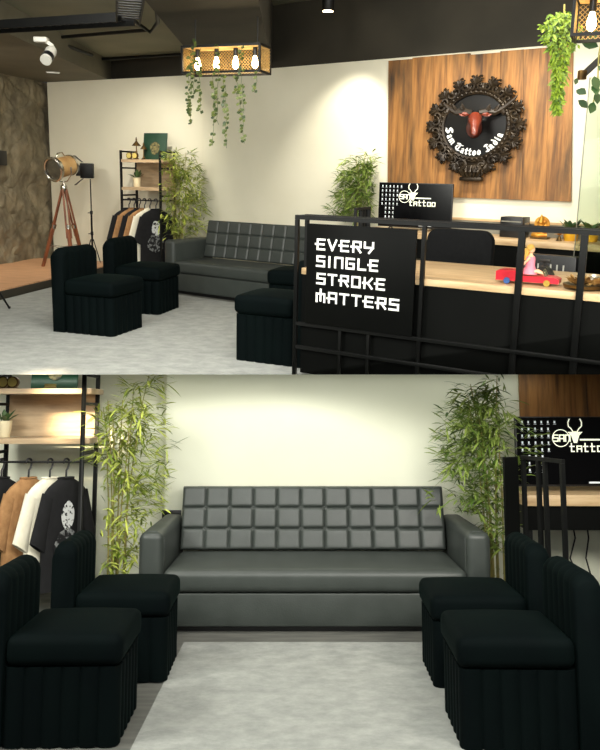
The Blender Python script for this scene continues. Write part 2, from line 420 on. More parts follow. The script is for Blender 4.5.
# ------------------------------------------------------------------ bamboo in a pot
def make_bamboo(label, loc, seed, height, spread, nleaf, leafm, ok, z0=.35, pot='pot_cream', lean=(0,0), ls=1.0, nst=7):
    rd = random.Random(seed)
    t = thing('potted_bamboo', label, 'plant', loc)
    p = MB(); p.lathe([(.09, 0), (.10, .01), (.115, .12), (.118, .125), (.108, .125), (.105, .11), (0.02, .108)], n=24); p.build('pot', pot, t)
    fol = MB(); stems = []; L = V(loc)
    for i in range(nst):
        a = 2*PI*i/nst+rd.uniform(-.3, .3); r0 = rd.uniform(.02, .08); h = height*rd.uniform(.8, 1.0) if i else height
        sp = spread*rd.uniform(.1, .45)
        pts = []
        for k in range(9):
            f = k/8
            pts.append(V((math.cos(a)*(r0+sp*f**2.2)+lean[0]*f*f+rd.uniform(-.008, .008)*f, math.sin(a)*(r0+sp*.45*f**2.2)+lean[1]*f*f, .1+(h-.1)*f)))
        if not all(ok(L+q) for q in pts): pts = [V((q.x*.4+lean[0]*.4, q.y*.3, q.z)) for q in pts]
        s = MB(); s.tube(pts, [.0075*(1-.6*k/8) for k in range(9)], 6)
        for k in range(1, 8): s.tube([pts[k]-V((0,0,.004)), pts[k]+V((0,0,.004))], .0105*(1-.6*k/8), 6)
        s.build('stem', 'bamboo_stem', t); stems.append(pts)
    made = 0; tries = 0
    while made < nleaf and tries < nleaf*8:
        tries += 1
        pts = rd.choice(stems); f = z0/height+(1-z0/height)*rd.random()**.9; k = min(7, int(f*8)); q = pts[k].lerp(pts[k+1], f*8-k)
        prof = math.sin(PI*min(1, max(0, (f-.02)/1.0))**.9)**.55
        a = rd.uniform(0, 2*PI); rr = spread*prof*rd.random()**.6*.95
        tip = q+V((math.cos(a)*rr, math.sin(a)*rr*.55, rd.uniform(.02, .12)*rr*5*.4))
        nl = rd.randint(4, 7)
        for c in range(nl):
            b2 = a+rd.uniform(-1.3, 1.3); d = V((math.cos(b2), math.sin(b2)*.8, rd.uniform(-.55, .75)))
            l = rd.uniform(.09, .19)*ls; p0 = tip+V((rd.uniform(-.03, .03), rd.uniform(-.02, .02), rd.uniform(-.04, .04)))
            if not all(ok(L+p0+d.normalized()*l*s_) for s_ in (0, .5, 1.15)): continue
            fol.leaf(p0, d, l, rd.uniform(.013, .022)*ls, (rd.uniform(-.6, .6), rd.uniform(-.6, .6), 1), droop=rd.uniform(.05, .4)); made += 1
    o = fol.build('foliage', leafm, t, sharp=False); return t
# ------------------------------------------------------------------ shirts and hangers
def make_hanger(label, loc, rz, group):
    """rod centre passes through (0,0,0); the bar hangs below"""
    t = thing('clothes_hanger', label, 'hanger', loc, rz, group)
    m = MB(); pts = [(-.022, 0, -.008)]
    for k in range(11): th_ = PI-PI*k/10; pts.append((.024*math.cos(th_), 0, .024*math.sin(th_)))
    pts += [(.022, 0, -.02), (.014, 0, -.045), (.002, 0, -.06), (0, 0, -.125)]
    m.tube(pts, .0075, 6); m.build('hook', 'black_plastic', t)
    m = MB(); m.tube([(-.165, 0, -.225), (-.09, 0, -.178), (0, 0, -.129), (.09, 0, -.178), (.165, 0, -.225)], [.006, .009, .009, .009, .006], 8)
    m.tube([(-.162, 0, -.225), (.162, 0, -.225)], .005, 6); m.build('hanger_bar', 'black_plastic', t)
    return t
def make_shirt(label, loc, rz, m, group, length=.74, printed=None, seed=0, sw=1.0, th=1.0):
    t = thing('t_shirt', label, 'shirt', loc, rz, group); rd = random.Random(seed)
    def ring(z, hw, ht, n=28, rp=0):
        o = []
        for k in range(n):
            a = 2*PI*k/n; c, s_ = math.cos(a), math.sin(a)
            o.append(V((hw*math.copysign(abs(c)**.8, c), ht*math.copysign(abs(s_)**.8, s_)*(1+rp*math.sin(5*a+z*9)), z)))
        return o
    b = MB(); T0 = -.11
    prof = [(0, .075, .042), (-.012, .09, .046), (-.03, .135, .05), (-.055, .185, .052), (-.085, .222, .054), (-.16, .238, .056), (-.3, .24, .056), (-.5, .245, .058), (-length, .25, .058)]
    b.loft([ring(T0+z, w, h*th, rp=.12 if z < -.2 else 0) for z, w, h in prof], caps=False); b.build('body', m, t, ang=80)
    for sg in (-1, 1):
        s = MB(); rings = []
        for f in (0, .25, .5, .75, 1):
            c = V((sg*(.185+.10*sw*f), 0, T0-.12-.33*f)); rr = .07+.02*f
            dx = V((.88, 0, .48*sg)) if sg > 0 else V((.88, 0, -.48))
            rings.append([c+dx*rr*math.cos(2*PI*k/14)+V((0, 1, 0))*(.045-.006*f)*th*math.sin(2*PI*k/14) for k in range(14)])
        s.loft(rings, caps=False); s.build('sleeve', m, t, ang=80)
    c = MB(); rg = ring(T0+.002, .078, .045*th); c.tube(rg+[rg[0]], .006, 6, caps=False); c.build('collar', m, t)
    if printed:
        for nm, mt, cx, cz, rx, rz2 in printed:
            q = MB(); n = 26; pts = []
            for k in range(n):
                a = 2*PI*k/n; w = 1+.07*noise.noise(V((math.cos(a)*2+seed, math.sin(a)*2, cz)))*2
                pts.append((cx+rx*math.cos(a)*w, cz+rz2*math.sin(a)*w))
            q.prism(pts, -.066*th-.002, -.066*th); q.build(nm, mt, t)
    return t
# ------------------------------------------------------------------ shared furniture of both rooms
def make_shelf(label, loc, rz, top=1.70):
    t = thing('clothes_shelf', label, 'shelf', loc, rz); W, Dp, b = .70, .38, .028
    for nm, x, y in (('post', 0, 0), ('post', W, 0), ('post', 0, Dp), ('post', W, Dp)):
        m = MB(); m.box((x-b/2, y-b/2, 0), (x+b/2, y+b/2, top)); m.build(nm, 'black_metal', t)
    for x in (0, W):
        for z in (top-.014, 1.47, 1.108, .12):
            m = MB(); m.box((x-.011, b/2, z-.011), (x+.011, Dp-b/2, z+.011)); m.build('side_rail', 'black_metal', t)
    for z in (1.585, 1.22):
        m = MB(); m.box((-.03, b/2+.001, z-.040), (W+.05, Dp-b/2-.001, z), .003); m.build('shelf_board', 'shelf_wood', t)
        m = MB(); m.box((b/2, -b/2, z-.040), (W-b/2, b/2, z-.002)); m.build('board_edge', 'shelf_wood', t)
    m = MB(); m.box((b/2, Dp-.012, 1.222), (W-b/2, Dp, 1.543)); m.build('back_panel', 'shelf_wood', t)
    m = MB(); m.tube([(b/2, .03, 1.047), (W-b/2, .03, 1.047)], .008); m.build('hanging_rod', 'black_metal', t)
    for x in (0, W):
        m = MB(); m.box((x-.011, b/2, 1.036), (x+.011, Dp-b/2, 1.058)); m.build('side_rail', 'black_metal', t)
    return t
def make_pot_plant(name, label, loc, pot, leafm, r, h, nl, ll, seed, group=None):
    t = thing(name, label, 'plant', loc, 0, group); rd = random.Random(seed)
    m = MB(); m.lathe([(r*.78, 0), (r*.82, .005), (r, h), (r*1.02, h), (r*.9, h), (r*.88, h-.012), (.004, h-.014)], n=20); m.build('pot', pot, t)
    m = MB()
    for i in range(nl):
        a = 2*PI*i/nl*2.4; e = rd.uniform(.5, 1.3); q = V((math.cos(a)*r*.3, math.sin(a)*r*.3, h-.012))
        m.leaf(q, (math.cos(a)*math.cos(e), math.sin(a)*math.cos(e), math.sin(e)), ll*rd.uniform(.7, 1), ll*.28, fold=.35, droop=.12)
    m.build('foliage', leafm, t, sharp=False); return t
def make_dial(label, loc, rz, group):
    t = thing('table_dial', label, 'ornament', loc, rz, group)
    T = Matrix.Translation((0, 0, .048)) @ Matrix.Rotation(PI/2, 4, 'X')
    m = MB(); m.lathe([(.036, -.02), (.043, -.015), (.043, .018), (.036, .02)], n=24, T=T); m.build('case', 'brass_dark', t)
    m = MB(); m.lathe([(.034, .021), (.034, .023), (.004, .024)], n=24, T=T); m.build('dial_face', 'gauge_face', t)
    m = MB(); m.box((-.035, -.02, 0), (.035, .02, .008), .002); m.build('stand', 'brass_dark', t); return t
def make_print(label, loc, rz):
    t = thing('framed_print', label, 'picture', loc, rz); T = Matrix.Translation((0, 0, .004)) @ Matrix.Rotation(R_(-7), 4, 'X')
    m = MB(); m.box((-.18, .003, 0), (.18, .02, .355), .003, T=T); m.build('frame', 'frame_green', t)
    m = MB(); pts = [(.005+.07*math.cos(a)*(1+.12*math.sin(3*a)), .15+.085*math.sin(a)) for a in [2*PI*k/30 for k in range(30)]]; m.prism(pts, -.004, -.001, T=T); m.build('printed_figure', 'print_olive', t)
    return t
def make_monitor(label, loc, rz, W=.92, H=.505):
    t = thing('monitor', label, 'monitor', loc, rz)
    m = MB(); m.box((-W/2, 0, .03), (W/2, .035, .03+H), .006); m.build('housing', 'black_plastic', t)
    m = MB(); m.box((-W/2+.01, -.003, .045), (W/2-.01, -.0005, .022+H)); sc = m.build('screen', 'screen_black', t)
    for sx in (-.27, .27):
        m = MB(); m.tube([(sx, .02, .035), (sx-.0, -.05, .006)], .008, 6); m.tube([(sx, .02, .035), (sx, .10, .006)], .008, 6); m.build('stand_foot', 'black_plastic', t)
    fx = lambda f: -W/2+f*W
    fz = lambda f: .03+H*(1-f)
    rows = [6, 5, 5, 5, 5, 4, 4, 4]
    for j in range(8):
        for i in range(6):
            if i >= rows[j]+(1 if j == 0 else 0) or (j > 4 and i == 0): continue
            x, z = fx(.055+.052*i), fz(.085+.098*j)
            m = MB(); rd = random.Random(j*9+i)
            m.box((x-.007, -.005, z-.006), (x+.007*rd.uniform(.4, 1), -.0035, z+.011)); m.box((x-.010, -.005, z-.014), (x+.010, -.0035, z-.0115)); m.build('icon', 'icon_white', sc)
    m = MB(); m.box((fx(.57), -.005, fz(.955)), (fx(.74), -.0035, fz(.93))); m.build('taskbar', 'icon_white', sc)
    # logo: ring, stag, rule and words
    cx, cz = fx(.36), fz(.31)
    lg = MB(); n = 40; r0, r1 = .058, .064
    for k in range(n):
        a, b = 2*PI*k/n, 2*PI*(k+1)/n
        lg.prism([(cx+r0*math.cos(a), cz+r0*math.sin(a)), (cx+r1*math.cos(a), cz+r1*math.sin(a)), (cx+r1*math.cos(b), cz+r1*math.sin(b)), (cx+r0*math.cos(b), cz+r0*math.sin(b))], -.005, -.0035)
    lg.build('logo_ring', 'logo_pale', sc)
    for ch, x in (('S', fx(.30)), ('A', fx(.348)), ('N', fx(.396))):
        stroke_mb(SQ[ch], x, cz-.022, .034, .044, .009, -.006, -.0035).build('letter', 'logo_pale', sc)
    hx, hz = fx(.475), fz(.28)
    s = MB(); s.prism([(hx-.012, hz-.05), (hx+.012, hz-.05), (hx+.03, hz+.005), (hx+.055, hz+.03), (hx+.02, hz+.03), (hx, hz+.035), (hx-.02, hz+.03), (hx-.055, hz+.03), (hx-.03, hz+.005)], -.006, -.0035)
    for sg in (-1, 1):
        s.b.verts.ensure_lookup_table()
        pts = [(hx+sg*.014, hz+.03), (hx+sg*.03, hz+.055), (hx+sg*.048, hz+.07), (hx+sg*.05, hz+.10), (hx+sg*.038, hz+.125)]
        for a, b in zip(pts, pts[1:]):
            dx, dz = b[0]-a[0], b[1]-a[1]; l = math.hypot(dx, dz); ox, oz = -dz/l*.004, dx/l*.004
            s.prism([(a[0]+ox, a[1]+oz), (b[0]+ox, b[1]+oz), (b[0]-ox, b[1]-oz), (a[0]-ox, a[1]-oz)], -.006, -.0035)
    s.build('stag_mark', 'logo_pale', sc)
    m = MB(); m.box((fx(.51), -.005, fz(.345)), (fx(.72), -.0035, fz(.32))); m.build('logo_rule', 'logo_pale', sc)
    x = fx(.43)
    for ch in 'tattoo':
        stroke_mb(SQ[ch], x, fz(.50), .036, .045, .009, -.006, -.0035).build('letter', 'logo_pale', sc); x += .05
    return t
def make_end_frame(label, loc, rz):
    """the end of the reception counter: black board and a frame of square tube running towards -y"""
    t = thing('counter_end_frame', label, 'counter', loc, rz); b = .024
    m = MB(); m.box((-.10, -.01, 0), (.0, .012, 1.12)); m.build('board', 'black_board', t)
    for y in (-.04, -.20, -.27, -.44):
        m = MB(); m.box((.02-b/2, y-b/2, 0), (.02+b/2, y+b/2, 1.105)); m.build('post', 'black_metal', t)
    for z in (1.118, .30):
        m = MB(); m.box((.02-b/2, -.44-b/2, z-b/2), (.02+b/2, -.025, z+b/2)); m.build('rail', 'black_metal', t)
    return t
def wood_panel(label, corners, n, thick, nrm, seed=1):
    """upright boards between four corners bl, br, tr, tl"""
    bl, br, tr, tl = corners; t = thing('wood_panel', label, 'wall panel', bl); rd = random.Random(seed)
    cuts = [0]+sorted((i+rd.uniform(-.2, .2))/n for i in range(1, n))+[1]
    for a, b in zip(cuts, cuts[1:]):
        up = V((0, 0, rd.uniform(-.02, .02)))
        e = .0012/(br-bl).length
        q = [bl.lerp(br, a+e), bl.lerp(br, b-e), tl.lerp(tr, b-e)+up, tl.lerp(tr, a+e)+up]
        q = [p-bl for p in q]; m = MB(); m.hexa([p for p in q]+[p+nrm*thick for p in q]); m.build('plank', 'panel_wood', t, smooth=False)
    return t
def prism_room(name, m, poly, z0, z1):
    mb = MB(); n = len(poly)
    vv = [V((p[0], p[1], z0)) for p in poly]+[V((p[0], p[1], z1)) for p in poly]
    mb._add(vv, [tuple(range(n)), tuple(range(n, 2*n))]+[(k, (k+1) % n, n+(k+1) % n, n+k) for k in range(n)])
    return struct(name, mb, m)
# ================================================================== LOWER ROOM
cur[0] = B
mb = MB(); mb.box((-3.4, 2.6, -.12), (3.6, 6.4, -.006)); struct('floor', mb, 'floor_dark')
mb = MB(); mb.box((-1.06, 6.06, -.12), (3.6, 6.36, 2.6)); struct('wall_back', mb, 'wall_paint_pale')
mb = MB(); mb.box((-3.4, 6.20, -.12), (-1.062, 6.36, 2.6)); struct('wall_back_left', mb, 'wall_paint_pale')
mb = MB(); mb.box((-1.05, 6.048, -.005), (3.5, 6.058, .07)); struct('baseboard_back', mb, 'grey_plate')
mb = MB(); mb.box((-.715, 2.62, -.0055), (1.05, 4.88, -.0005)); tag(mb.build('rug', 'carpet_grey'), 'pale grey mottled rug in front of the head-on sofa, lower view', 'rug')
make_sofa('long dark grey leather sofa seen head-on between two bamboos in the lower view', (.096, 5.06, .0005), 0, 2.285)
GL = 'black velvet lounge chairs around the lower rug'
c0 = make_chair('black velvet chair facing right, beside the clothes rail and sofa arm, lower view', GL, (-1.02, 4.406, .0005), R_(2)); c0.scale = (1.07, 1.05, 1)
dup(c0, (-1.09, 3.636, .0005), R_(1.5), 'black velvet chair cut by the left edge of the lower view', GL)
dup(c0, (1.005, 4.325, .0005), PI+R_(-1), 'black velvet chair facing left, half hidden behind the nearest right one, lower view', GL)
dup(c0, (.995, 3.60, .0005), PI+R_(-1.5), 'black velvet chair with channelled base nearest at lower right', GL)
def okB(p):
    if p.y > (6.03 if p.x > -1.09 else 6.18) or p.z < .02: return False
    if -1.06 < p.x < 1.26 and p.y > 5.0 and p.z < .68: return False
    if -.95 < p.x < 1.14 and p.y > 5.6 and p.z < .93: return False
    if p.x < -1.53 and p.y > 5.56: return False
    if p.x < -1.42 and p.y > 5.2 and p.z < 1.02: return False
    if p.x > 1.17 and p.y < 5.02 and p.z < 1.17: return False
    if p.x > 1.50 and p.y > 5.38 and p.z < .90: return False
    if p.x > 1.53 and p.y > 5.50: return False
    if p.x > 1.70 and p.y > 5.95: return False
    return True
make_bamboo('yellow-green bamboo beside the clothes shelf, left of the head-on sofa, lower view', (-1.33, 5.66, -.0055), 11, 1.68, .37, 1700, 'bamboo_leaf', okB, z0=.2, ls=.8)
make_bamboo('bushy green bamboo at right end of the head-on sofa, lower view', (1.41, 5.64, -.0055), 23, 1.68, .40, 2300, 'bamboo_leaf_dark', okB, z0=.35, lean=(-.05, 0), ls=.85)
SB = (-2.29, 5.62, -.0055)
make_shelf('black-framed wooden shelf with clothes rod at left of the lower view', SB, 0)
GS = 'shirts on the lower clothes rod'; GH = 'hangers on the lower clothes rod'
RZ = R_(58)
for i, (x, m_, lab, pr) in enumerate(((-2.185, 'cloth_black', 'plain black t-shirt at the left edge of the lower rod', None),
        (-1.985, 'cloth_tan', 'tan brown t-shirt hanging left of the cream one, lower view', None),
        (-1.83, 'cloth_cream', 'cream white t-shirt hanging between tan and printed black, lower view', None),
        (-1.71, 'cloth_black', 'black t-shirt with white face print at the right end of the lower rod', [('print', 'print_white', -.02, -.36, .07, .10), ('print', 'print_dim', -.03, -.56, .13, .12)]))):
    make_hanger('black clothes hanger carrying the '+('plain black shirt, lower view', 'tan shirt, second from left, lower view', 'cream shirt, lower view', 'printed black shirt, lower view')[i], (x, 5.65, 1.0415), RZ, GH)
    make_shirt(lab, (x, 5.65, 1.0415), RZ, m_, GS, printed=pr, seed=i, th=.8).scale = (.82, 1, 1.05)
make_pot_plant('potted_aloe', 'small aloe in cream pot at left end of the lower view shelf', (-2.235, 5.80, 1.215), 'pot_cream', 'succulent', .055, .125, 9, .14, 3)
GD = 'round brass dials on the lower top shelf'
make_dial('round brass dial at the left edge of the lower top shelf', (-2.232, 5.74, 1.580), 0, GD)
make_dial('round brass dial beside the green frame, lower view', (-2.16, 5.74, 1.580), 0, GD)
make_print('green framed print standing on the lower top shelf', (-1.90, 5.88, 1.5805), 0)
t = thing('name_plate', 'small gold plaque in front of the green frame, lower view', 'ornament', (-1.88, 5.74, 1.580))
m = MB(); m.box((-.045, -.012, 0), (.045, .012, .01)); m.build('foot', 'brass_dark', t); m = MB(); m.box((-.042, -.004, .01), (.042, .004, .035)); m.build('plate', 'gauge_face', t)
t = thing('wall_socket', 'small black wall socket above the left sofa arm, lower view', 'socket', (-1.0, 6.0595, .60))
m = MB(); m.box((-.075, -.012, -.045), (.075, 0, .045), .004); m.build('plate', 'black_plastic', t)
for sx in (-.035, .035): m = MB(); m.box((sx-.02, -.015, -.02), (sx+.02, -.0122, .02), .001); m.build('outlet', 'dark_fabric', t)
# desk, screen and panel at the right
t = thing('back_desk', 'oak-topped desk with black front under the lower monitor', 'desk', (1.57, 5.42, -.0055))
m = MB(); m.box((0, 0, .758), (1.9, .60, .834), .003); m.build('desk_top', 'oak', t)
m = MB(); m.box((.02, .03, .59), (1.88, .57, .756)); m.build('drawer_box', 'black_board', t)
for x in (.04, .66, 1.84): m = MB(); m.box((x-.02, .04, 0), (x+.02, .08, .588)); m.build('leg', 'black_metal', t)
make_monitor('wide black monitor with stag logo, cut by the right edge, lower view', (2.035, 5.62, .8375), 0)
wood_panel('rustic wooden wall panel above the lower monitor', (V((1.735, 6.057, 1.25)), V((3.2, 6.057, 1.25)), V((3.2, 6.057, 2.1)), V((1.735, 6.057, 2.1))), 5, .02, V((0, -1, 0)), 4)
make_end_frame('black tube frame and board standing before the desk at lower right', (1.40, 4.97, .0005), R_(17))
for k, (x, w) in enumerate(((2.08, .05), (2.19, .03))):
    m = MB(); m.tube([(x, 5.95, .583), (x+w*.4, 5.95, .45), (x-w*.5, 5.95, .30), (x+w, 5.95, .12), (x+w*2, 5.9, .003)], .006, 6)
    tag(m.build('power_cable', 'cable_black'), ('black power cable dangling under the lower desk, left one', 'black power cable dangling under the lower desk, right one')[k], 'cable', 'cables under the lower desk')
t = thing('computer_box', 'low black box on the floor under the lower desk', 'box', (1.92, 5.70, -.0055))
m = MB(); m.box((-.16, -.12, 0), (.14, .18, .28), .006); m.build('housing', 'black_plastic', t); m = MB(); m.box((-.12, -.123, .235), (.0, -.1202, .25)); m.build('label_strip', 'grey_plate', t)
# ================================================================== UPPER ROOM
cur[0] = A
H = 2.7; HC = 3.42
K0 = A.hz(44.5, 82, H); K2 = A.hz(203, 74, H); K3 = A.hz(575, 43, H); K1 = K0.lerp(K2, .35)
U = V((K3.x-K2.x, K3.y-K2.y, 0)).normalized(); NW = V((U.y, -U.x, 0)); AZ = math.atan2(U.y, U.x)
if NW.y > 0: NW = -NW
K4 = K3+U*1.2
def wallseg(name, a, b, m, z0, z1, th=.15, off=0):
    d = (b-a); d.z = 0; d.normalize(); n = V((-d.y, d.x, 0))
    if n.y < 0: n = -n
    prism_room(name, m, [a+n*off, b+n*off, b+n*(off+th), a+n*(off+th)], z0, z1)
wallseg('wall_back', K2, K4, 'wall_paint', -.12, H)
wallseg('wall_back_left', K0, K2, 'wall_paint', -.12, H, off=.05)
wallseg('bulkhead_wall', K2-U*2.3, K4, 'black_paint', H+.001, HC, th=.2, off=-.02)
# rough plastered side wall, relief in the mesh
W1 = A.hz(-70, 278, .10); K0f = V((K0.x, K0.y, 0)); d = V((W1.x-K0.x, W1.y-K0.y, 0)); Ld = d.length+1.2; d.normalize(); nr = V((d.y, -d.x, 0))
if nr.x < 0: nr = -nr
mb = MB(); nx, nz = 260, 120; vv = []; fs = []; K0g = K0f-d*.4
for j in range(nz+1):
    for i in range(nx+1):
        q = K0g+d*(Ld*i/nx); z = .0+H*j/nz
        n1 = noise.fractal(V((Ld*i/nx*1.6, z*1.6, 3)), .7, 2.1, 7); n2 = abs(noise.noise(V((Ld*i/nx*2.6, z*3.4, 8))))
        vv.append(V((q.x, q.y, z))+nr*(-.06+.055*n1-.02*(n2 < .06)*(1-n2/.06)))
for j in range(nz):
    for i in range(nx):
        a = j*(nx+1)+i; fs.append((a, a+1, a+nx+2, a+nx+1))
mb._add(vv, fs); struct('wall_left', mb, 'rough_plaster', smooth=True)
# floor, raised timber ledge, rug
f0, f1 = A.fl(-60, 380), A.fl(680, 380)
prism_room('floor', 'floor_dark', [V((f0.x-1, 4.2, 0)), V((f1.x+1.5, 4.2, 0)), V((f1.x+2.5, 15, 0)), V((-7, 15, 0))], -.03, -.006)
e0, e1 = A.hz(0, 290, .10), A.hz(52, 278, .10); de = (e1-e0).normalized(); e0 = e0-de*3.0; e1 = A.hz(52, 278, .10)+de*1.9
nb = V((-de.y, de.x, 0)); nb = nb if nb.x < 0 else -nb
prism_room('floor_ledge', 'ledge_wood', [e0, e1, e1+nb*3, e0+nb*4], -.005, .10)
prism_room('trim_ledge', 'black_paint', [e0-nb*.02, e1-nb*.02, e1-nb*.001, e0-nb*.001], -.005, .085)
FL = A.fl(166, 291.5); SA = AZ+R_(3); du = V((math.cos(SA), math.sin(SA), 0)); dn = V((-du.y, du.x, 0))
FL = FL-dn*.03
r0 = FL-dn*.06+du*4.2; r1 = FL-dn*.06-du*.35
r2 = A.fl(112, 271); ee = e1-nb*.04; e00 = e0-nb*.04
prism_room('rug', 'carpet_grey', [r0, r1, V((ee.x, ee.y, 0))-de*1.2, V((e00.x, e00.y, 0)), V((-3.4, 4.3, 0)), V((3.2, 4.3, 0))], -.0055, 0)
ro = D.objects['rug.001']; del ro['kind']; tag(ro, 'large pale grey mottled rug under the chairs of the upper view', 'rug')
# ceiling, soffit, beam
prism_room('ceiling', 'ceiling_paint', [V((-9, 6.2, 0)), V((7, 6.2, 0)), V((7, 16, 0)), V((-9, 16, 0))], HC+.002, HC+.15)
prism_room('ceiling_soffit', 'soffit_paint', [A.hz(112, 81.5, H), A.hz(-60, 2, H), A.hz(-60, 47, H)-V((.6, 0, 0)), K0+V((-.5, .2, 0)), K1+V((0, .2, 0))], H+.001, HC)
ba, bb_ = A.hz(203, 70, H+.05), A.hz(138, -8, H+.05)
HB = 2.98
prism_room('ceiling_bay', 'ceiling_paint', [A.hz(112, 81.5, H)+V((-.6, .5, 0)), A.hz(-60, 2, H)+V((-1, 0, 0)), V((-3, 4.8, 0)), bb_+V((.2, -.8, 0)), bb_+V((.02, 0, 0)), ba+V((.1, .2, 0))-NW*.0, ba+V((-.3, 1.2, 0))], HB, HC-.01)
prism_room('ceiling_beam', 'black_paint', [ba-NW*.02, bb_, bb_+V((.9, 0, 0)), ba+U*.9-NW*.02+V((.2,-.2,0))], H+.05, HC)
# sofa, chairs
sc_ = FL+du*1.1
SOFA_A = make_sofa('dark grey leather sofa set at an angle along the white wall, upper view', (sc_.x, sc_.y, .0005), SA); SOFA_A.scale = (1, .8, 1)
GA = 'black velvet lounge chairs in the upper view'
th1 = math.atan2(A.fl(105, 337).y-A.fl(55, 332).y, A.fl(105, 337).x-A.fl(55, 332).x)
c = chair_at(A.fl(105, 337), th1, -1)
def chA(corner, th, side, lab, src=None, wy=1.16, zs=1.04, dx=.055):
    d = V((math.cos(th), math.sin(th))); n = V((-d.y, d.x)); c = V((corner.x+dx, corner.y))-d*.287-n*side*.222*wy
    o = dup(c0, (c.x, c.y, .0005), th, lab, GA); o.scale = (1.06, wy, zs); return o
chA(A.fl(105, 337), th1, -1, 'black velvet chair nearest on the left of the upper view, facing right')
chA(A.fl(152, 315), th1+R_(4), -1, 'black velvet chair just left of the angled sofa, behind another, upper view')
p, q = A.fl(237, 360), A.fl(292, 367); th2 = math.atan2(p.y-q.y, p.x-q.x)
chA(p, th2, 1, 'black velvet chair with channelled base beside the counter sign, upper view', wy=1.0, zs=1.12, dx=0)
p2 = A.hz(269.5, 284, .372)
chA(V((p2.x, p2.y)), th2, 1, 'black velvet chair mostly hidden between angled sofa and sign, upper view', wy=1.0, zs=1.12, dx=0)
# shelf with clothes
dl = (K2-K1); dl.z = 0; dl.normalize(); AL = math.atan2(dl.y, dl.x)+R_(8); nl = V((dl.y, -dl.x, 0)); nl = nl if nl.y < 0 else -nl
s0 = A.pl(121, 165, K1, K2, .56); SHA = Matrix.Translation((s0.x, s0.y, -.0055)) @ Matrix.Rotation(AL, 4, 'Z') @ Matrix.Diagonal((.85, 1, 1, 1))
make_shelf('black-framed wooden shelf with clothes rod in the back corner, upper view', (s0.x, s0.y, -.0055), AL).scale = (.85, 1, 1)
GS2 = 'shirts on the upper clothes rod'; GH2 = 'hangers on the upper clothes rod'
for i, (x, m_, lab, pr, hl) in enumerate(((.105, 'cloth_black', 'plain black t-shirt at the left end of the upper rod', None, 'leftmost black hanger on the upper clothes rod'),
        (.20, 'cloth_tan', 'tan t-shirt second from left on the upper rod', None, 'black hanger under the leftmost tan shirt, upper rod'),
        (.295, 'cloth_black', 'black t-shirt between the two tan ones, upper rod', None, 'black hanger of the shirt between two tan ones, upper rod'),
        (.39, 'cloth_tan', 'tan t-shirt beside the white one, upper rod', None, 'black hanger of the tan shirt beside the white one, upper rod'),
        (.485, 'cloth_cream', 'off-white t-shirt on the upper rod', None, 'black hanger of the off-white shirt, upper rod'),
        (.595, 'cloth_black', 'black t-shirt with white print at the right end of the upper rod', [('print', 'print_white', -.02, -.36, .07, .10), ('print', 'print_dim', -.03, -.56, .13, .12)], 'rightmost black hanger on the upper clothes rod'))):
    w = SHA @ V((x, .03, 1.047)); rz = AL+R_(62)
    make_hanger(hl, w, rz, GH2); make_shirt(lab, w, rz, m_, GS2, printed=pr, seed=i+5, sw=.8, th=.55)
for x, lab in ((.085, 'round brass dial at the left of the upper top shelf'), (.19, 'round brass dial under the brass lamps, upper top shelf')):
    make_dial(lab, SHA @ V((x, .10, 1.586)), AL, 'round brass dials on the upper top shelf')
make_print('green framed print standing on the upper top shelf', SHA @ V((.40, .285, 1.5865)), AL)
make_pot_plant('potted_aloe', 'small aloe in cream pot on the upper middle shelf', SHA @ V((.16, .17, 1.221)), 'pot_cream', 'succulent', .055, .125, 9, .16, 4)
for k, (x, y, h, lab) in enumerate(((.11, .24, .30, 'taller brass ornament lamp with umbrella shade on the upper top shelf'), (.235, .25, .23, 'shorter brass ornament lamp beside the green frame, upper top shelf'))):
    t = thing('brass_lamp', lab, 'ornament', SHA @ V((x, y, 1.586)), 0, 'brass lamps on the upper top shelf')
    m = MB(); m.lathe([(.035, 0), (.035, .01), (.012, .03), (.007, .06), (.007, h*.6), (.004, h*.62)]); m.build('stem', 'brass_dark', t)
    m = MB(); m.lathe([(.062*h/.3, h*.6), (.058*h/.3, h*.63), (.02, h*.77), (.008, h*.84), (.012, h*.88), (.003, h)]); m.build('shade', 'brass_dark', t)
# bamboos
k2f, un = V((K2.x, K2.y, 0)), NW
def okA(p):
    q = V((p.x, p.y, 0))
    if (q-V((K2.x, K2.y, 0))).dot(NW) < .02 and (q-k2f).dot(U) > -.1: return False
    if (q-V((K2.x, K2.y, 0))).dot(nl) < .03 and (q-k2f).dot(U) <= -.02: return False
    l = q-V((sc_.x, sc_.y, 0)); a, b = l.dot(du), l.dot(dn)
    if -1.14 < a < 1.14 and b > -.05 and p.z < .69: return False
    if -1.0 < a < 1.0 and b > .5 and p.z < .94: return False
    if a > 1.5 and b < .15 and p.z < 1.18: return False
    s_ = SHA.inverted() @ p
    if s_.x < .79 and s_.y > -.35: return False
    g = q-DK0
    if g.dot(U) > -.02 and 0 < g.dot(NW) < .62 and p.z < .9: return False
    if g.dot(U) > .12 and 0 < g.dot(NW) < .55 and p.z < 1.5: return False
    if g.dot(U) > .05 and 0 < g.dot(NW) < .09: return False
    return p.z > .02
DK0 = A.pl(376, 220, K2, K3); DK0.z = 0
b1 = A.pl(179, 200, K1, K2, .40); b2 = A.pl(359, 200, K2, K3, .22)
make_bamboo('yellow-green bamboo behind the sofa arm beside the clothes shelf, upper view', (b1.x, b1.y, -.0055), 31, 1.68, .34, 1500, 'bamboo_leaf', okA, z0=.5, ls=.9)
make_bamboo('green bamboo between the sofa and the monitor, upper view', (b2.x, b2.y, -.0055), 37, 1.70, .32, 1500, 'bamboo_leaf_dark', okA, z0=.5, ls=.9)
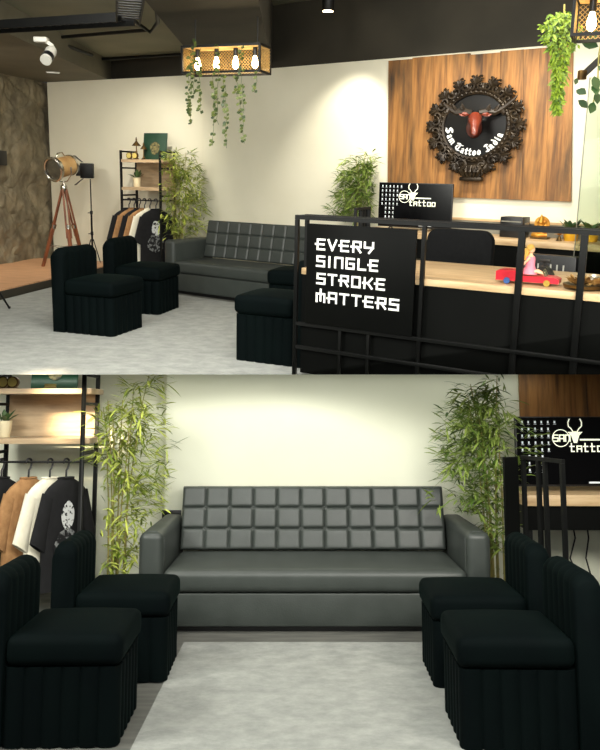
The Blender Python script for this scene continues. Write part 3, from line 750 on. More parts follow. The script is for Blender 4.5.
# studio lamps on the timber ledge
def leg_tripod():
    h = A.pl(66.5, 257, K0, K2, .85); L = V((h.x, h.y, .1005)); zc = lambda px, py: A.dp(px, py, h.y)
    t = thing('tripod_searchlight', 'tan searchlight lamp on a wooden tripod in the far corner, upper view', 'lamp', L, R_(-25))
    hub = 1.08
    for k in range(3):
        a = R_(205+120*k); fx, fy = math.cos(a)*.33, math.sin(a)*.33
        m = MB(); f = .46
        m.tube([(fx, fy, 0), (fx*f, fy*f, hub*(1-f)+.01)], [.024, .03], 8); lg = m.build('leg', 'leg_wood', t)
        for s_ in (-1, 1):
            o = V((-math.sin(a), math.cos(a), 0))*.022*s_
            m = MB(); m.tube([V((fx*.62, fy*.62, hub*.38))+o*1.3, V((fx*.06, fy*.06, hub))+o], .013, 6); m.build('leg_rail', 'leg_wood', lg)
        m = MB(); m.tube([V((fx*f, fy*f, hub*(1-f)))*1.0, V((fx*(f+.05), fy*(f+.05), hub*(1-f-.05)))], .036, 10); m.build('clamp', 'chrome', lg)
    m = MB(); pts = [V((math.cos(R_(205+120*k))*.24, math.sin(R_(205+120*k))*.24, .30)) for k in range(3)]
    for k in range(3): m.tube([pts[k], pts[k].lerp(pts[(k+1) % 3], .5)-V((0, 0, .03)), pts[(k+1) % 3]], .005, 5)
    m.build('spreader_chain', 'chrome', t)
    m = MB(); m.lathe([(.03, 1.03), (.045, 1.06), (.045, 1.10), (.025, 1.13), (.014, 1.15), (.014, 1.17)]); m.build('hub', 'chrome', t)
    T = Matrix.Translation((0, 0, 1.36)) @ Matrix.Rotation(R_(266), 4, 'Z') @ Matrix.Rotation(R_(90+12), 4, 'Y')
    m = MB(); m.tube([T @ V((0, .145, .0)), T @ V((.1, .145, .02)), V((0, 0, 1.17))+(T.to_3x3() @ V((0, .07, 0))), V((0, 0, 1.165))-(T.to_3x3() @ V((0, .07, 0))), T @ V((.1, -.145, .02)), T @ V((0, -.145, 0))], .008, 6); m.build('yoke', 'chrome', t)
    m = MB(); m.lathe([(.06, -.20), (.10, -.19), (.13, -.15), (.135, .14), (.13, .15)], n=28, T=T); dr = m.build('drum', 'drum_hide', t)
    for z, r in ((-.15, .137), (.12, .141)):
        m = MB(); m.lathe([(r-.01, z), (r+.004, z+.004), (r+.004, z+.028), (r-.01, z+.032)], n=28, T=T); m.build('band', 'chrome', dr)
    m = MB(); m.lathe([(.138, .15), (.165, .152), (.168, .19), (.15, .20), (.135, .19), (.135, .165)], n=32, T=T); m.build('bezel', 'chrome', t)
    m = MB(); m.lathe([(.134, .168), (.10, .182), (.05, .19), (.005, .192)], n=28, T=T); m.build('lens', 'lens_glass', t)
    m = MB(); m.tube([T @ V((-.14, 0, -.06)), T @ V((-.19, 0, -.03)), T @ V((-.19, 0, .06)), T @ V((-.14, 0, .09))], .009, 6); m.build('carry_handle', 'chrome', t)
leg_tripod()
h = A.pl(92.5, 250, K0, K2, .25)
t = thing('studio_light', 'black barn-door studio light on a thin black stand, upper view', 'lamp', (h.x, h.y, .1005), R_(10))
for k in range(3):
    a = R_(90+120*k); m = MB(); m.tube([(math.cos(a)*.13, math.sin(a)*.13, .0085), (math.cos(a)*.02, math.sin(a)*.02, .34)], .008, 6); m.build('leg', 'black_metal', t)
m = MB(); m.tube([(0, 0, .1), (0, 0, .72)], .014, 8); m.tube([(0, 0, .70), (0, 0, 1.20)], .009, 8); m.build('pole', 'black_metal', t)
for z in (.70, .40): m = MB(); m.tube([(0, 0, z), (0, 0, z+.05)], .021, 8); m.tube([(0, 0, z+.02), (-.05, -.01, z+.02)], .007, 6); m.build('clamp', 'black_plastic', t)
m = MB(); m.box((-.13, -.10, 1.21), (.05, .10, 1.42), .012); hd = m.build('lamp_head', 'black_metal', t)
m = MB(); m.box((-.19, -.085, 1.24), (-.131, .085, 1.39), .008); m.build('lens_barrel', 'black_plastic', hd)
for zz, s_ in ((1.43, 1), (1.20, -1)):
    m = MB(); m.hexa([(-.10, -.10, zz), (-.21, -.15, zz+.09*s_), (-.21, .15, zz+.09*s_), (-.10, .10, zz), (-.10, -.10, zz+.006), (-.21, -.15, zz+.09*s_+.006), (-.21, .15, zz+.09*s_+.006), (-.10, .10, zz+.006)]); m.build('barn_door', 'black_metal', hd)
p = A.fl(-22, 310); t = thing('light_stand', 'black stand leg poking in at the left edge of the upper view', 'stand', (p.x, p.y, 0))
for k in range(3):
    a = R_(20+120*k); m = MB(); m.tube([(math.cos(a)*.30, math.sin(a)*.30, .008), (math.cos(a)*.02, math.sin(a)*.02, .55)], .011, 6); lg = m.build('leg', 'black_metal', t)
    m = MB(); m.ball((math.cos(a)*.30, math.sin(a)*.30, .016), .0155, 1); m.build('rubber_foot', 'black_plastic', lg)
m = MB(); m.tube([(0, 0, .3), (0, 0, 1.0)], .013, 8); m.build('pole', 'black_metal', t)
q = K0f+d*2.2; wq = A.pl(2, 158, K0f, K0f+d, .03)
t = thing('wall_speaker', 'small black box on the rough plaster wall, upper left edge', 'speaker', wq, math.atan2(d.y, d.x))
m = MB(); m.box((-.12, -.07, -.1), (.12, .0, .1), .008); m.build('housing', 'black_plastic', t); m = MB(); m.box((-.1, -.0735, -.08), (.1, -.0705, .08), .001); m.build('grille', 'dark_fabric', t)
# ------------------------------------------------------------------ wooden wall, medallion
pc = [A.pl(x, y, K2, K3, .005) for x, y in ((388.5, 200), (571, 210), (574, 43), (390, 54.5))]
pc = [V((pc[0].x, pc[0].y, 1.22)), V((pc[1].x, pc[1].y, 1.22)), V((pc[2].x, pc[2].y, H-.022)), V((pc[3].x, pc[3].y, H-.022))]
wood_panel('large rustic wooden wall panel behind the stag medallion, upper view', pc, 8, .03, NW, 2)
mc = A.pl(476, 126, K2, K3, .048)
t = thing('stag_medallion', 'ornate dark carved medallion with red stag head on the wooden wall', 'wall ornament', mc, AZ); SX = 1.10; GS_ = .93
t.scale = (GS_, 1, GS_); S4 = Matrix.Diagonal((SX, 1, 1, 1)); TI = S4 @ Matrix.Rotation(PI/2, 4, 'X')     # lathe axis -> local -y (towards the room)
m = MB(); m.lathe([(.355, 0), (.355, .02), (.01, .022)], n=48, T=TI); m.build('backing_disc', 'medallion_black', t)
m = MB(); m.lathe([(.335, .02), (.335, .045), (.352, .055), (.37, .045), (.385, .055), (.40, .04), (.40, 0)], n=64, T=TI, caps=False); rim = m.build('rim', 'carved', t)
m = MB(); m.lathe([(.395, .0), (.395, .03), (.44, .028), (.462, .012), (.464, 0)], n=64, T=TI, caps=False); m.build('rim_base', 'carved', t)
for k in range(44):
    a = 2*PI*k/44; m = MB(); m.ball((SX*.362*math.cos(a), -.056, .362*math.sin(a)), (.017, .012, .017), 1); m.build('bead', 'carved', rim)
def curl(mb, cx, cz, a0, s, hand, turns=1.15, y=-.04):
    pts = []; rs = []
    for k in range(15):
        f = k/14; a = a0+hand*turns*2*PI*f; r = s*(1-f)**.8
        pts.append((SX*(cx+math.cos(a)*r), y-.03*f, cz+math.sin(a)*r)); rs.append(s*(.34-.2*f))
    mb.tube(pts, rs, 6)
rd = random.Random(5)
for k in range(16):
    a = R_(-90+22.5*k) if k else None
    if k == 0: continue
    m = MB(); rr = .455
    cx, cz = rr*math.cos(a), rr*math.sin(a)
    for s_ in (-1, 1):
        ta = a+s_*.12
        curl(m, .43*math.cos(ta), .43*math.sin(ta), a+s_*1.2, .055, s_)
        curl(m, .49*math.cos(a+s_*.085), .49*math.sin(a+s_*.085), a+s_*.4, .04, -s_)
    for s_ in (-2, -1, 0, 1, 2):
        dr = V((math.cos(a+s_*.5), 0, math.sin(a+s_*.5))); p0 = V((cx, -.03, cz))-dr*.03
        q_ = [p0, p0+dr*.055+V((0, -.03, 0)), p0+dr*.09+V((0, -.035, 0)), p0+dr*.115+V((0, -.012, 0))]
        m.tube([V((SX*v.x, v.y, v.z)) for v in q_], [.018, .022, .014, .004], 6)
    m.build('acanthus_scroll', 'carved', t)
m = MB()
for s_ in (-1, 1):
    for j in range(3): curl(m, s_*(.04+.035*j), -.46-.035*(2-j), -PI/2+s_*.6, .05, s_)
    curl(m, s_*.10, -.44, -PI/2, .06, s_)
m.box((-.12*SX, -.07, -.60), (.12*SX, 0, -.555), .012); m.box((-.09*SX, -.055, -.56), (.09*SX, 0, -.42), .02)
for j in range(-2, 3): m.tube([(j*.035, -.06, -.56), (j*.05, -.085, -.50), (j*.06, -.06, -.43)], [.014, .02, .008], 6)
m.build('crest', 'carved', t)
# stag head
m = MB(); rings = []
for (y, z, rx, rz_) in ((-.02, -.02, .085, .11), (-.07, .0, .08, .10), (-.13, .05, .072, .085), (-.19, .08, .075, .078), (-.24, .065, .066, .064), (-.29, .025, .048, .050), (-.335, -.02, .038, .038), (-.365, -.05, .034, .03), (-.38, -.06, .016, .014)):
    rings.append([V((rx*math.cos(2*PI*k/16), y, z+rz_*math.sin(2*PI*k/16))) for k in range(16)])
m.loft(rings)
hd = m.build('stag_head', 'stag_hide', t); hd.rotation_euler = (R_(8), 0, R_(27)); hd.scale = (1, .95, 1); hd.location = (0, -.045, 0)
for s_ in (-1, 1):
    m = MB(); m.leaf((s_*.065, -.18, .12), (s_*.9, .15, .25), .13, .06, (0, -1, .2), fold=.4); m.ball((s_*.10, -.18, .135), (.045, .012, .022), 2); m.build('ear', 'stag_hide', hd)
    m = MB(); m.ball((s_*.058, -.235, .085), (.011, .012, .011), 1); m.build('eye', 'medallion_black', hd)
    m = MB(); beam = [V((s_*.035, -.17, .145)), V((s_*.12, -.15, .16)), V((s_*.20, -.14, .15)), V((s_*.28, -.15, .19)), V((s_*.34, -.17, .24))]
    if s_ > 0: beam += [V((.39, -.18, .29)), V((.42, -.18, .33))]
    m.tube(beam, [.03, .036, .036, .03, .012] if s_ < 0 else [.03, .036, .036, .03, .024, .016, .005], 7)
    for i, (dx, dz, l) in enumerate(((.3, 1, .09), (.5, 1, .10), (.2, -1, .08), (.6, .9, .07))):
        b_ = beam[1+i % 3]; e = b_+V((s_*dx, -.4, dz)).normalized()*l; m.tube([b_, b_.lerp(e, .6)+V((0, -.01, 0)), e], [.026, .02, .005], 6)
    m.build('antler', 'antler', hd)
for ch, ang in zip('Sam Tattoo India', [-171, -158, -146, 0, -126, -114, -105, -97, -88, -78, 0, -59, -50, -39, -30, -21]):
    if ch == ' ': continue
    w, hh = {'S': (.062, .074), 'T': (.066, .076), 'I': (.05, .074), 'm': (.06, .07), 'i': (.02, .07), 'd': (.034, .074)}.get(ch, (.034, .07))
    a = R_(ang); rr = .312
    T = S4 @ Matrix.Translation((rr*math.cos(a), -.026, rr*math.sin(a))) @ Matrix.Rotation(-(a+PI/2), 4, 'Y') @ Matrix.Translation((-w/2, 0, -.005))
    nib_mb(BL[ch], w, hh, .013, T).build('letter', 'white_letter', t, smooth=False)
# ------------------------------------------------------------------ back desk along the wall
DW = 2.9; DD = .58; DL = Matrix.Translation(DK0+NW*.004) @ Matrix.Rotation(AZ, 4, 'Z')   # local x along the wall, -y into the room
t = thing('back_desk', 'long oak-topped black desk against the wall behind the counter, upper view', 'desk', DK0+NW*.004, AZ)
m = MB(); m.box((.04, -DD, .80), (DW, -.001, .86), .003); m.build('desk_top', 'oak', t)
m = MB(); m.box((.06, -DD+.03, .60), (DW, -.02, .798)); m.build('drawer_box', 'black_board', t)
m = MB(); m.box((.72, -.03, .862), (DW, -.001, .985)); m.build('upstand', 'grey_plate', t)
m = MB(); m.box((.72, -.04, .987), (DW, -.001, 1.01)); m.build('upstand_cap', 'oak', t)
for x in (.08, .95, DW-.06): m = MB(); m.box((x-.02, -DD+.04, 0), (x+.02, -DD+.08, .598)); m.build('leg', 'black_metal', t)
m = MB(); m.box((1.0, -DD+.1, .1), (DW-.1, -.05, .598)); m.build('cabinet', 'black_board', t)
make_end_frame('black tube frame and board between bamboo and monitor, upper view', (*(sc_+du*1.66-dn*.0).xy, .0005), SA+R_(10))
def on_desk(px, y=-.3): # desk spot seen at column px
    l0 = [(abs(A.ray(px, 225).x/A.ray(px, 225).y-(DL @ V((x/200*DW, y, 0))).x/(DL @ V((x/200*DW, y, 0))).y), x/200*DW) for x in range(201)]
    return DL @ V((min(l0)[1], y, .8605))
mo = on_desk(413, -.33)+V((0, 0, .0015))
make_monitor('black monitor with stag logo on the back desk, upper view', mo, AZ+R_(9), W=.82, H=.47)
def bx_thing(name, label, cat, loc, rz, dims, m_, extra):
    t = thing(name, label, cat, loc, rz); m = MB(); m.box((-dims[0]/2, -dims[1]/2, 0), (dims[0]/2, dims[1]/2, dims[2]), .008); b = m.build('body', m_, t); extra(t, b); return t
def ex(t, b):
    for z in (.075, .15):
        m = MB(); m.box((-.10, -.108, z), (.10, -.1005, z+.012)); m.build('trim_strip', 'grey_plate', t)
    for s_ in (-1, 1): m = MB(); m.box((s_*.1155-.006*(s_ < 0), -.06, .11), (s_*.1155+.006*(s_ > 0), .06, .145)); m.build('side_knob', 'chrome', t)
bx_thing('card_printer', 'black boxy machine with grey strips on the back desk, upper view', 'machine', on_desk(515, -.26), AZ, (.23, .2, .20), 'black_plastic', ex)
g = on_desk(541, -.26); t = thing('golden_idol', 'seated golden idol figurine on the back desk, upper view', 'ornament', g, AZ)
m = MB(); m.box((-.085, -.05, 0), (.085, .05, .02), .004); m.build('pedestal', 'brass_dark', t)
m = MB(); m.ball((0, 0, .065), (.06, .045, .05)); m.ball((0, -.005, .11), (.042, .034, .045)); m.tube([(-.07, -.02, .04), (0, -.05, .035), (.07, -.02, .04)], .022, 8); m.ball((0, -.012, .16), (.028, .026, .028)); m.lathe([(.03, .175), (.024, .195), (.012, .21), (.003, .235)], n=12)
for s_ in (-1, 1): m.tube([(s_*.04, 0, .13), (s_*.075, -.01, .10), (s_*.06, -.04, .07)], .012, 6); m.ball((s_*.032, -.005, .165), (.014, .006, .018), 1)
m.build('figure', 'gold', t)
m = MB(); m.lathe([(.075, .0), (.078, .006), (.075, .012)], T=Matrix.Translation((0, .035, .14)) @ Matrix.Rotation(PI/2, 4, 'X'), n=20); m.build('halo', 'gold', t)
g = on_desk(561, -.36); t = thing('golden_flower', 'small golden flower ornament beside the idol, upper view', 'ornament', g, AZ)
m = MB(); m.tube([(0, 0, 0), (0, 0, .05)], [.03, .006]); m.build('foot', 'brass_dark', t)
m = MB()
for k in range(10): a = 2*PI*k/10; m.leaf((0, 0, .05), (math.cos(a), math.sin(a)*.6, .5), .06, .028, droop=.3)
for k in range(6): a = 2*PI*k/6; m.leaf((0, 0, .06), (math.cos(a)*.5, math.sin(a)*.5, .9), .05, .025)
m.build('petals', 'gold', t, sharp=False)
make_pot_plant('potted_succulent', 'dark succulent in yellow pot beside the idol, upper view', on_desk(572, -.25), 'pot_yellow', 'dark_leaf', .075, .10, 16, .17, 6)
make_pot_plant('potted_succulent', 'succulent in yellow pot behind the glass at the right edge, upper view', on_desk(592, -.22), 'pot_yellow', 'succulent', .075, .10, 16, .17, 9)
# glass partition and white column at the right
gp = A.pl(584, 150, K2, K3, 1.0); gq = A.pl(584, 150, K2, K3, .62)
t = thing('glass_partition', 'clear greenish glass partition at the right end of the back desk', 'glass', XY(gq), AZ)
m = MB(); m.box((0, -.008, 1.0-.99), (.9, 0, 2.30)); m.build('pane', 'glass_green', t, smooth=False)
m = MB(); m.box((-.006, -.012, .0), (-.0005, .004, 2.30)); m.build('edge_strip', 'grey_plate', t)
# ------------------------------------------------------------------ office chair
oc = A.dp(459, 250, 6.55); t = thing('office_chair', 'black office chair with rounded back behind the counter worktop', 'chair', (oc.x, oc.y, .0005), SA)
def rr_poly(w, z0, z1, r):
    o = []
    for cx, cz, a0 in ((w/2-r, z1-r, 0), (-w/2+r, z1-r, 90), (-w/2+r, z0+r, 180), (w/2-r, z0+r, 270)):
        o += [(cx+r*math.cos(R_(a0+15*k)), cz+r*math.sin(R_(a0+15*k))) for k in range(7)]
    return o
m = MB(); pl0 = rr_poly(.60, .60, .99, .10); m.loft([[V((x*k, y, z if k == 1 else .795+(z-.795)*k)) for x, z in pl0] for y, k in ((-.03, .9), (-.02, .98), (.0, 1), (.04, 1), (.055, .96))]); m.build('backrest', 'dark_fabric', t)
m = MB(); m.box((-.27, -.50, .44), (.27, -.04, .53), .04, 3); m.build('seat', 'dark_fabric', t)
m = MB(); m.tube([(0, -.2, .43), (0, .07, .44), (0, .075, .7)], .025); m.build('back_support', 'black_plastic', t)
m = MB(); m.tube([(0, -.25, .10), (0, -.25, .43)], .03); m.build('gas_column', 'black_metal', t)
for k in range(5):
    a = 2*PI*k/5; m = MB(); m.tube([(0, -.25, .11), (.28*math.cos(a), -.25+.28*math.sin(a), .07)], [.03, .018]); m.ball((.28*math.cos(a), -.25+.28*math.sin(a), .03), .03, 1); m.build('base_arm', 'black_plastic', t)
# ------------------------------------------------------------------ reception counter (local x along the front, +y inwards)
CP = A.hz(297.5, 217.5, 1.13); CA = R_(-30); CT = Matrix.Translation((CP.x, CP.y, 0)) @ Matrix.Rotation(CA, 4, 'Z')
t = thing('reception_counter', 'black-framed reception counter with oak worktop at lower right of the upper view', 'counter', (CP.x, CP.y, .0005), CA)
def at_t(px, z=.8):  # distance along the counter front seen at column px
    best = min(((abs(A.px_x(CT @ V((k*.005, 0, z)))-px)), k*.005) for k in range(560)); return best[1]
def px_x(s, p):
    q = s.R @ (V(p)-V((0, 0, EYE))); return 300+F*q.x/q.y
Room.px_x = px_x
ts = [0, at_t(423, .9), at_t(519.5, .9), at_t(582, .9), at_t(640, .9)]
W = .026; TE = 2.7
for y in (0, .14):
    for x in (ts if y == 0 else [.0, ts[-1]]):
        w_ = W if x < .5 else W*(1.0 if x == ts[1] else 1.5)
        m = MB(); m.box((x-w_/2, y-W/2, 0), (x+w_/2, y+W/2, 1.117)); m.build('post', 'black_metal', t)
    m = MB(); m.box((-W/2, y-W/2, 1.118), (TE, y+W/2, 1.148)); m.build('top_rail', 'black_metal', t)
m = MB(); m.box((-W/2, W/2, 1.12), (W/2, .14-W/2, 1.146)); m.build('top_rail', 'black_metal', t)
for z in (.385, .215): m = MB(); m.box((W/2, -.018, z-.012), (TE, .004, z+.012)); m.build('lower_rail', 'black_metal', t)
s0_, s1_ = at_t(308.5, .8), at_t(416, .8)
for x in (at_t(340, .3), at_t(368, .3)): m = MB(); m.box((x-.01, -.012, .0), (x+.01, .004, .385)); m.build('upright', 'black_metal', t)
m = MB(); m.box((.03, .03, .02), (TE, .05, .735)); m.build('front_panel', 'black_board', t)
m = MB(); m.box((.05, .155, .735), (TE, 1.05, .78), .002); m.box((.03, .016, .7355), (TE, .1265, .7795), .002); m.box((.03, .1265, .7355), (TE-.3, .1545, .7795)); m.build('worktop', 'oak', t)
m = MB(); m.box((s0_, -.03, .40), (s1_, -.0135, 1.095), .002); sg = m.build('sign_board', 'black_board', t)
def sign_x(px, z): return at_t(px, z)
for word, z0_, x0p, x1p in (('EVERY', .925, 319, 375), ('SINGLE', .81, 319, 379.5), ('STROKE', .69, 319, 386.5), ('MATTERS', .565, 319, 400)):
    xa, xb = sign_x(x0p, z0_), sign_x(x1p, z0_); adv = [.62 if ch == 'I' else 1 for ch in word]; cw = (xb-xa)/(sum(adv)-.3)
    for i, ch in enumerate(word):
        o = stroke_mb(SQ[ch], xa+cw*(sum(adv[:i])-(.2 if ch == 'I' else 0)), z0_, cw*.66, .066, .0135, -.034, -.0305).build('letter', 'white_letter', sg, smooth=False)
# things on the counter worktop
def wt(px, py): p = A.hz(px, py, .781); return V((p.x, p.y, .781))
p = wt(528, 284); t = thing('toy_car', 'long red toy car on the counter worktop, upper view', 'toy', p, CA+R_(4))
m = MB(); prof = [(-.19, .02), (-.19, .075), (-.165, .085), (-.07, .085), (-.05, .055), (.05, .055), (.07, .058), (.16, .058), (.19, .045), (.19, .02)]
m.prism(prof, -.065, .065); m.build('body', 'toy_red', t)
for i, (x, y) in enumerate(((-.12, -.066), (.12, -.066), (-.12, .066), (.12, .066))):
    T = Matrix.Translation((x, y, .021)) @ Matrix.Rotation(PI/2, 4, 'X'); m = MB(); m.lathe([(.019, -.010), (.02, 0), (.019, .010)], n=18, T=T); wh = m.build('wheel', ('toy_blue', 'toy_yellow')[i % 2], t)
m = MB(); m.hexa([(.105, -.055, .06), (.105, .055, .06), (.111, .055, .06), (.111, -.055, .06), (.085, -.05, .097), (.085, .05, .097), (.09, .05, .097), (.09, -.05, .097)]); m.build('windscreen', 'glass_green', t)
dq = Matrix.Translation(p) @ Matrix.Rotation(CA+R_(4), 4, 'Z')
t = thing('doll', 'blond doll in a pink dress sitting on the red toy car', 'doll', dq @ V((0.005, 0, .0585)), CA+R_(4)); SK = []
m = MB(); m.tube([(0, 0, .02), (0, 0, .05), (0, 0, .085), (0, 0, .11), (0, 0, .125), (0, 0, .135)], [.026, .022, .024, .026, .012, .009], 10); m.ball((0, 0, .158), (.022, .023, .026))
for s_ in (-1, 1):
    m.tube([(.0, s_*.012, .02), (.05, s_*.016, .025), (.085, s_*.018, .012)], [.014, .011, .007], 8); m.tube([(0, s_*.024, .108), (-.03, s_*.03, .075), (-.055, s_*.032, .05)], [.009, .007, .006], 8)
m.build('body', 'doll_skin', t)
m = MB(); m.lathe([(.045, .006), (.040, .03), (.027, .06), (.029, .10), (.025, .114)], n=18, caps=False); m.build('dress', 'doll_pink', t)
m = MB(); m.ball((-.006, 0, .166), (.026, .027, .026)); m.tube([(-.022, 0, .16), (-.032, 0, .12), (-.034, 0, .09)], [.022, .018, .006], 8); m.build('hair', 'doll_hair', t)
p = wt(541, 276); p = p+V((math.sin(-CA), math.cos(CA), 0))*.09; t = thing('desk_telephone', 'small black desk gadget behind the red toy car', 'gadget', p, CA); t.scale = (.8, .8, .85)
m = MB(); m.prism([(-.08, 0), (.08, 0), (.06, .035), (.02, .07), (-.03, .07), (-.065, .03)], -.05, .05); m.build('base', 'black_plastic', t)
m = MB(); m.tube([(-.0, 0, .07), (0, 0, .10)], .012); m.box((-.05, -.018, .10), (.045, .018, .122), .008); m.build('handset', 'black_plastic', t)
p = wt(584, 289); t = thing('dried_flowers', 'low arrangement of dried brown flowers at the right of the worktop', 'flowers', p, CA); rd = random.Random(3)
m = MB(); m.lathe([(.08, 0), (.12, .012), (.125, .03), (.11, .03), (.08, .015), (.003, .012)], n=20); m.build('dish', 'brass_dark', t)
m = MB()
for k in range(150):
    a = rd.uniform(0, 2*PI); r = rd.uniform(0, .09); m.leaf((r*math.cos(a), r*math.sin(a), .033), (math.cos(a)*rd.uniform(.1, 1), math.sin(a), rd.uniform(.4, 1.2)), rd.uniform(.05, .10), .025, droop=.3)
m.build('dried_petals', 'straw', t, sharp=False)
m = MB()
for k in range(26):
    a = rd.uniform(0, 2*PI); m.leaf((.06+.01*math.cos(a), -.05+.01*math.sin(a), .075), (math.cos(a), math.sin(a), rd.uniform(0, 1)), .045, .022, droop=.2)
m.build('white_bloom', 'petal_white', t, sharp=False)
# grille heater and grey bins under the desk
g = A.pl(547, 262, K2, K3, DD+.30)
t = thing('panel_heater', 'black heater with white upright slats below the back desk', 'heater', (g.x, g.y, -.0055), AZ)
m = MB(); m.box((-.27, -.05, .05), (.27, .03, .78), .01); m.build('casing', 'black_plastic', t)
for s_ in (-.2, .2): m = MB(); m.box((s_-.03, -.05, 0), (s_+.03, .03, .049)); m.build('foot', 'black_plastic', t)
for k in range(7): m = MB(); x = -.17+.056*k; m.box((x-.006, -.058, .50), (x+.006, -.0505, .70)); m.build('slat', 'white_plastic', t)
# ------------------------------------------------------------------ lanterns and hanging plants
def make_lantern(label, loc, rz, group, cables):
    t = thing('lantern_pendant', label, 'lamp', loc, rz, group); L, Dp, Hh, b = .74, .24, .235, .018
    x, y = L/2, Dp/2
    f = MB()
    for sx in (-1, 1):
        for sy in (-1, 1): f.box((sx*x-b/2, sy*y-b/2, 0), (sx*x+b/2, sy*y+b/2, Hh))
    for z in (0, Hh-b):
        for sy in (-1, 1): f.box((-x+b/2, sy*y-b/2, z), (x-b/2, sy*y+b/2, z+b))
        for sx in (-1, 1): f.box((sx*x-b/2, -y+b/2, z), (sx*x+b/2, y-b/2, z+b))
    f.build('frame', 'black_metal', t)
    m = MB(); m.box((-x+.012, -y+.012, Hh-.016), (x-.012, y-.012, Hh-.002)); m.build('top_board', 'lantern_lining', t)
    for (ax, o) in (('y', y), ('x', -x), ('x', x)):
        g = MB(); w = x if ax == 'y' else y; n = 26 if ax == 'y' else 9
        P_ = (lambda u, z: (u, o, z)) if ax == 'y' else (lambda u, z: (o, u, z))
        zt = Hh-b; z0 = b; hh = zt-z0
        for i in range(-12, n+12):
            for s_ in (-1, 1):
                u0 = -w+2*w*i/n; a = max(0, (-w-u0)*s_) if s_ > 0 else max(0, u0-w); 
                pts = []
                for f_ in (0, 1): pts.append((u0+s_*hh*f_, z0+hh*f_))
                (ua, za), (ub, zb) = pts
                lo, hi = 0, 1
                for lim, sgn in ((-w, 1), (w, -1)):
                    da, db = sgn*(ua-lim), sgn*(ub-lim)
                    if da < 0 and db < 0: lo = 2
                    elif da < 0: lo = max(lo, da/(da-db))
                    elif db < 0: hi = min(hi, da/(da-db))
                if lo < hi-.05: g.bar(P_(ua+(ub-ua)*lo, za+(zb-za)*lo), P_(ua+(ub-ua)*hi, za+(zb-za)*hi), .0035)
        g.build('wire_mesh', 'wire_gold', t, smooth=False)
    for k in range(4):
        bx_ = -x+L*(k+.5)/4
        m = MB(); m.tube([(bx_, 0, Hh-.017), (bx_, 0, Hh-.085)], .021, 10); hol = m.build('lamp_holder', 'black_plastic', t)
        m = MB(); m.lathe([(.012, .15), (.018, .13), (.026, .095), (.028, .08), (.022, .058), (.010, .046), (.003, .043)], c=(bx_, 0, 0), n=16); m.build('filament_bulb', 'bulb', hol)
    for cx in (-.3, .3):
        m = MB(); m.tube([(cx, 0, Hh-.001), (cx, 0, cables)], .005, 6); m.build('suspension_cable', 'cable_black', t)
    return t
lp = A.dp(226, 74.5, 7.0)
make_lantern('black wire lantern pendant with four filament bulbs above the sofa', lp, R_(-20), 'lantern pendants', HC-lp.z-.01)
lq = A.dp(562, 36, 4.6); LR = R_(-24); lq = lq+V((math.cos(LR), math.sin(LR), 0))*.42+V((-math.sin(LR), math.cos(LR), 0))*.15
make_lantern('black wire lantern pendant cut by the upper right corner', lq, LR, 'lantern pendants', 1.0)
t = thing('trailing_ivy', 'trailing round-leaved ivy hanging through the sofa lantern', 'plant', lp, R_(-20)); rd = random.Random(8)
for (x, y, z1, z0_) in ((-.22, -.14, .28, -.22), (-.26, -.10, .18, -.44), (-.17, -.10, .20, -.33), (-.28, -.12, .0, -.36), (.0, -.10, -.01, -.44), (.06, -.11, -.02, -.30), (.02, -.15, .22, -.02), (.22, -.1, -.01, -.42), (.18, -.12, -.03, -.22), (.24, -.15, .2, 0), (-.03, -.13, .0, -.62), (.08, -.12, -.1, -.64), (.25, -.13, -.1, -.60), (.36, -.11, 0, -.16)):
    m = MB(); n = 9; pts = [V((x+rd.uniform(-.012, .012), min(y, -.12)-.05, z1+(z0_-z1)*k/n)) for k in range(n+1)]
    m.tube(pts, .0022, 5)
    for q in range(int((z1-z0_)*46)):
        f = rd.random()*n*.999; k = int(f); c = pts[k].lerp(pts[k+1], f-k); a = rd.uniform(0, 2*PI)
        m.leaf(c, (math.cos(a), -abs(math.sin(a))*.5-.05, rd.uniform(-.9, .1)), rd.uniform(.028, .042), rd.uniform(.026, .036), (0, -1, .3), fold=.15)
    m.build('vine', 'vine_leaf', t, sharp=False)
fp = A.dp(559, 38, 5.05); t = thing('hanging_fern', 'bright green hanging fern spilling beside the upper right lantern', 'plant', fp); rd = random.Random(12)
m = MB()
for k in range(1300):
    v = rd.random(); z = .14-.60*v**1.1
    hw = (.135 if v < .3 else .135-.08*(v-.3)/.15 if v < .45 else .055-.04*(v-.45)/.55)*(.5+.5*min(1, v*6)); r = hw*rd.random()**.5; a = rd.uniform(0, 2*PI)
    px_ = -.01+r*math.cos(a)+.02*v; py_ = r*.6*math.sin(a)-.05
    b3 = rd.uniform(0, 2*PI); m.leaf((px_, py_, z), (math.cos(b3), math.sin(b3)*.6-.2, rd.uniform(-1.1, .3)), rd.uniform(.02, .045), rd.uniform(.008, .018), (0, -1, .2), droop=.3)
m.build('foliage', 'fern_leaf', t, sharp=False)
m = MB(); m.tube([(0, -.05, .19), (0.01, -.06, 0), (.015, -.06, -.25), (.02, -.05, -.45)], .006, 6); m.build('stem', 'bamboo_stem', t)
vp = A.dp(596, 70, 4.9); t = thing('hanging_pothos', 'dark broad-leaved vine at the right edge of the upper view', 'plant', vp); rd = random.Random(2)
m = MB(); m.tube([(.05, .05, .30), (.02, .03, .1), (.03, .03, -.1), (.0, .03, -.25)], .005, 6); m.build('stem', 'bamboo_stem', t)
m = MB()
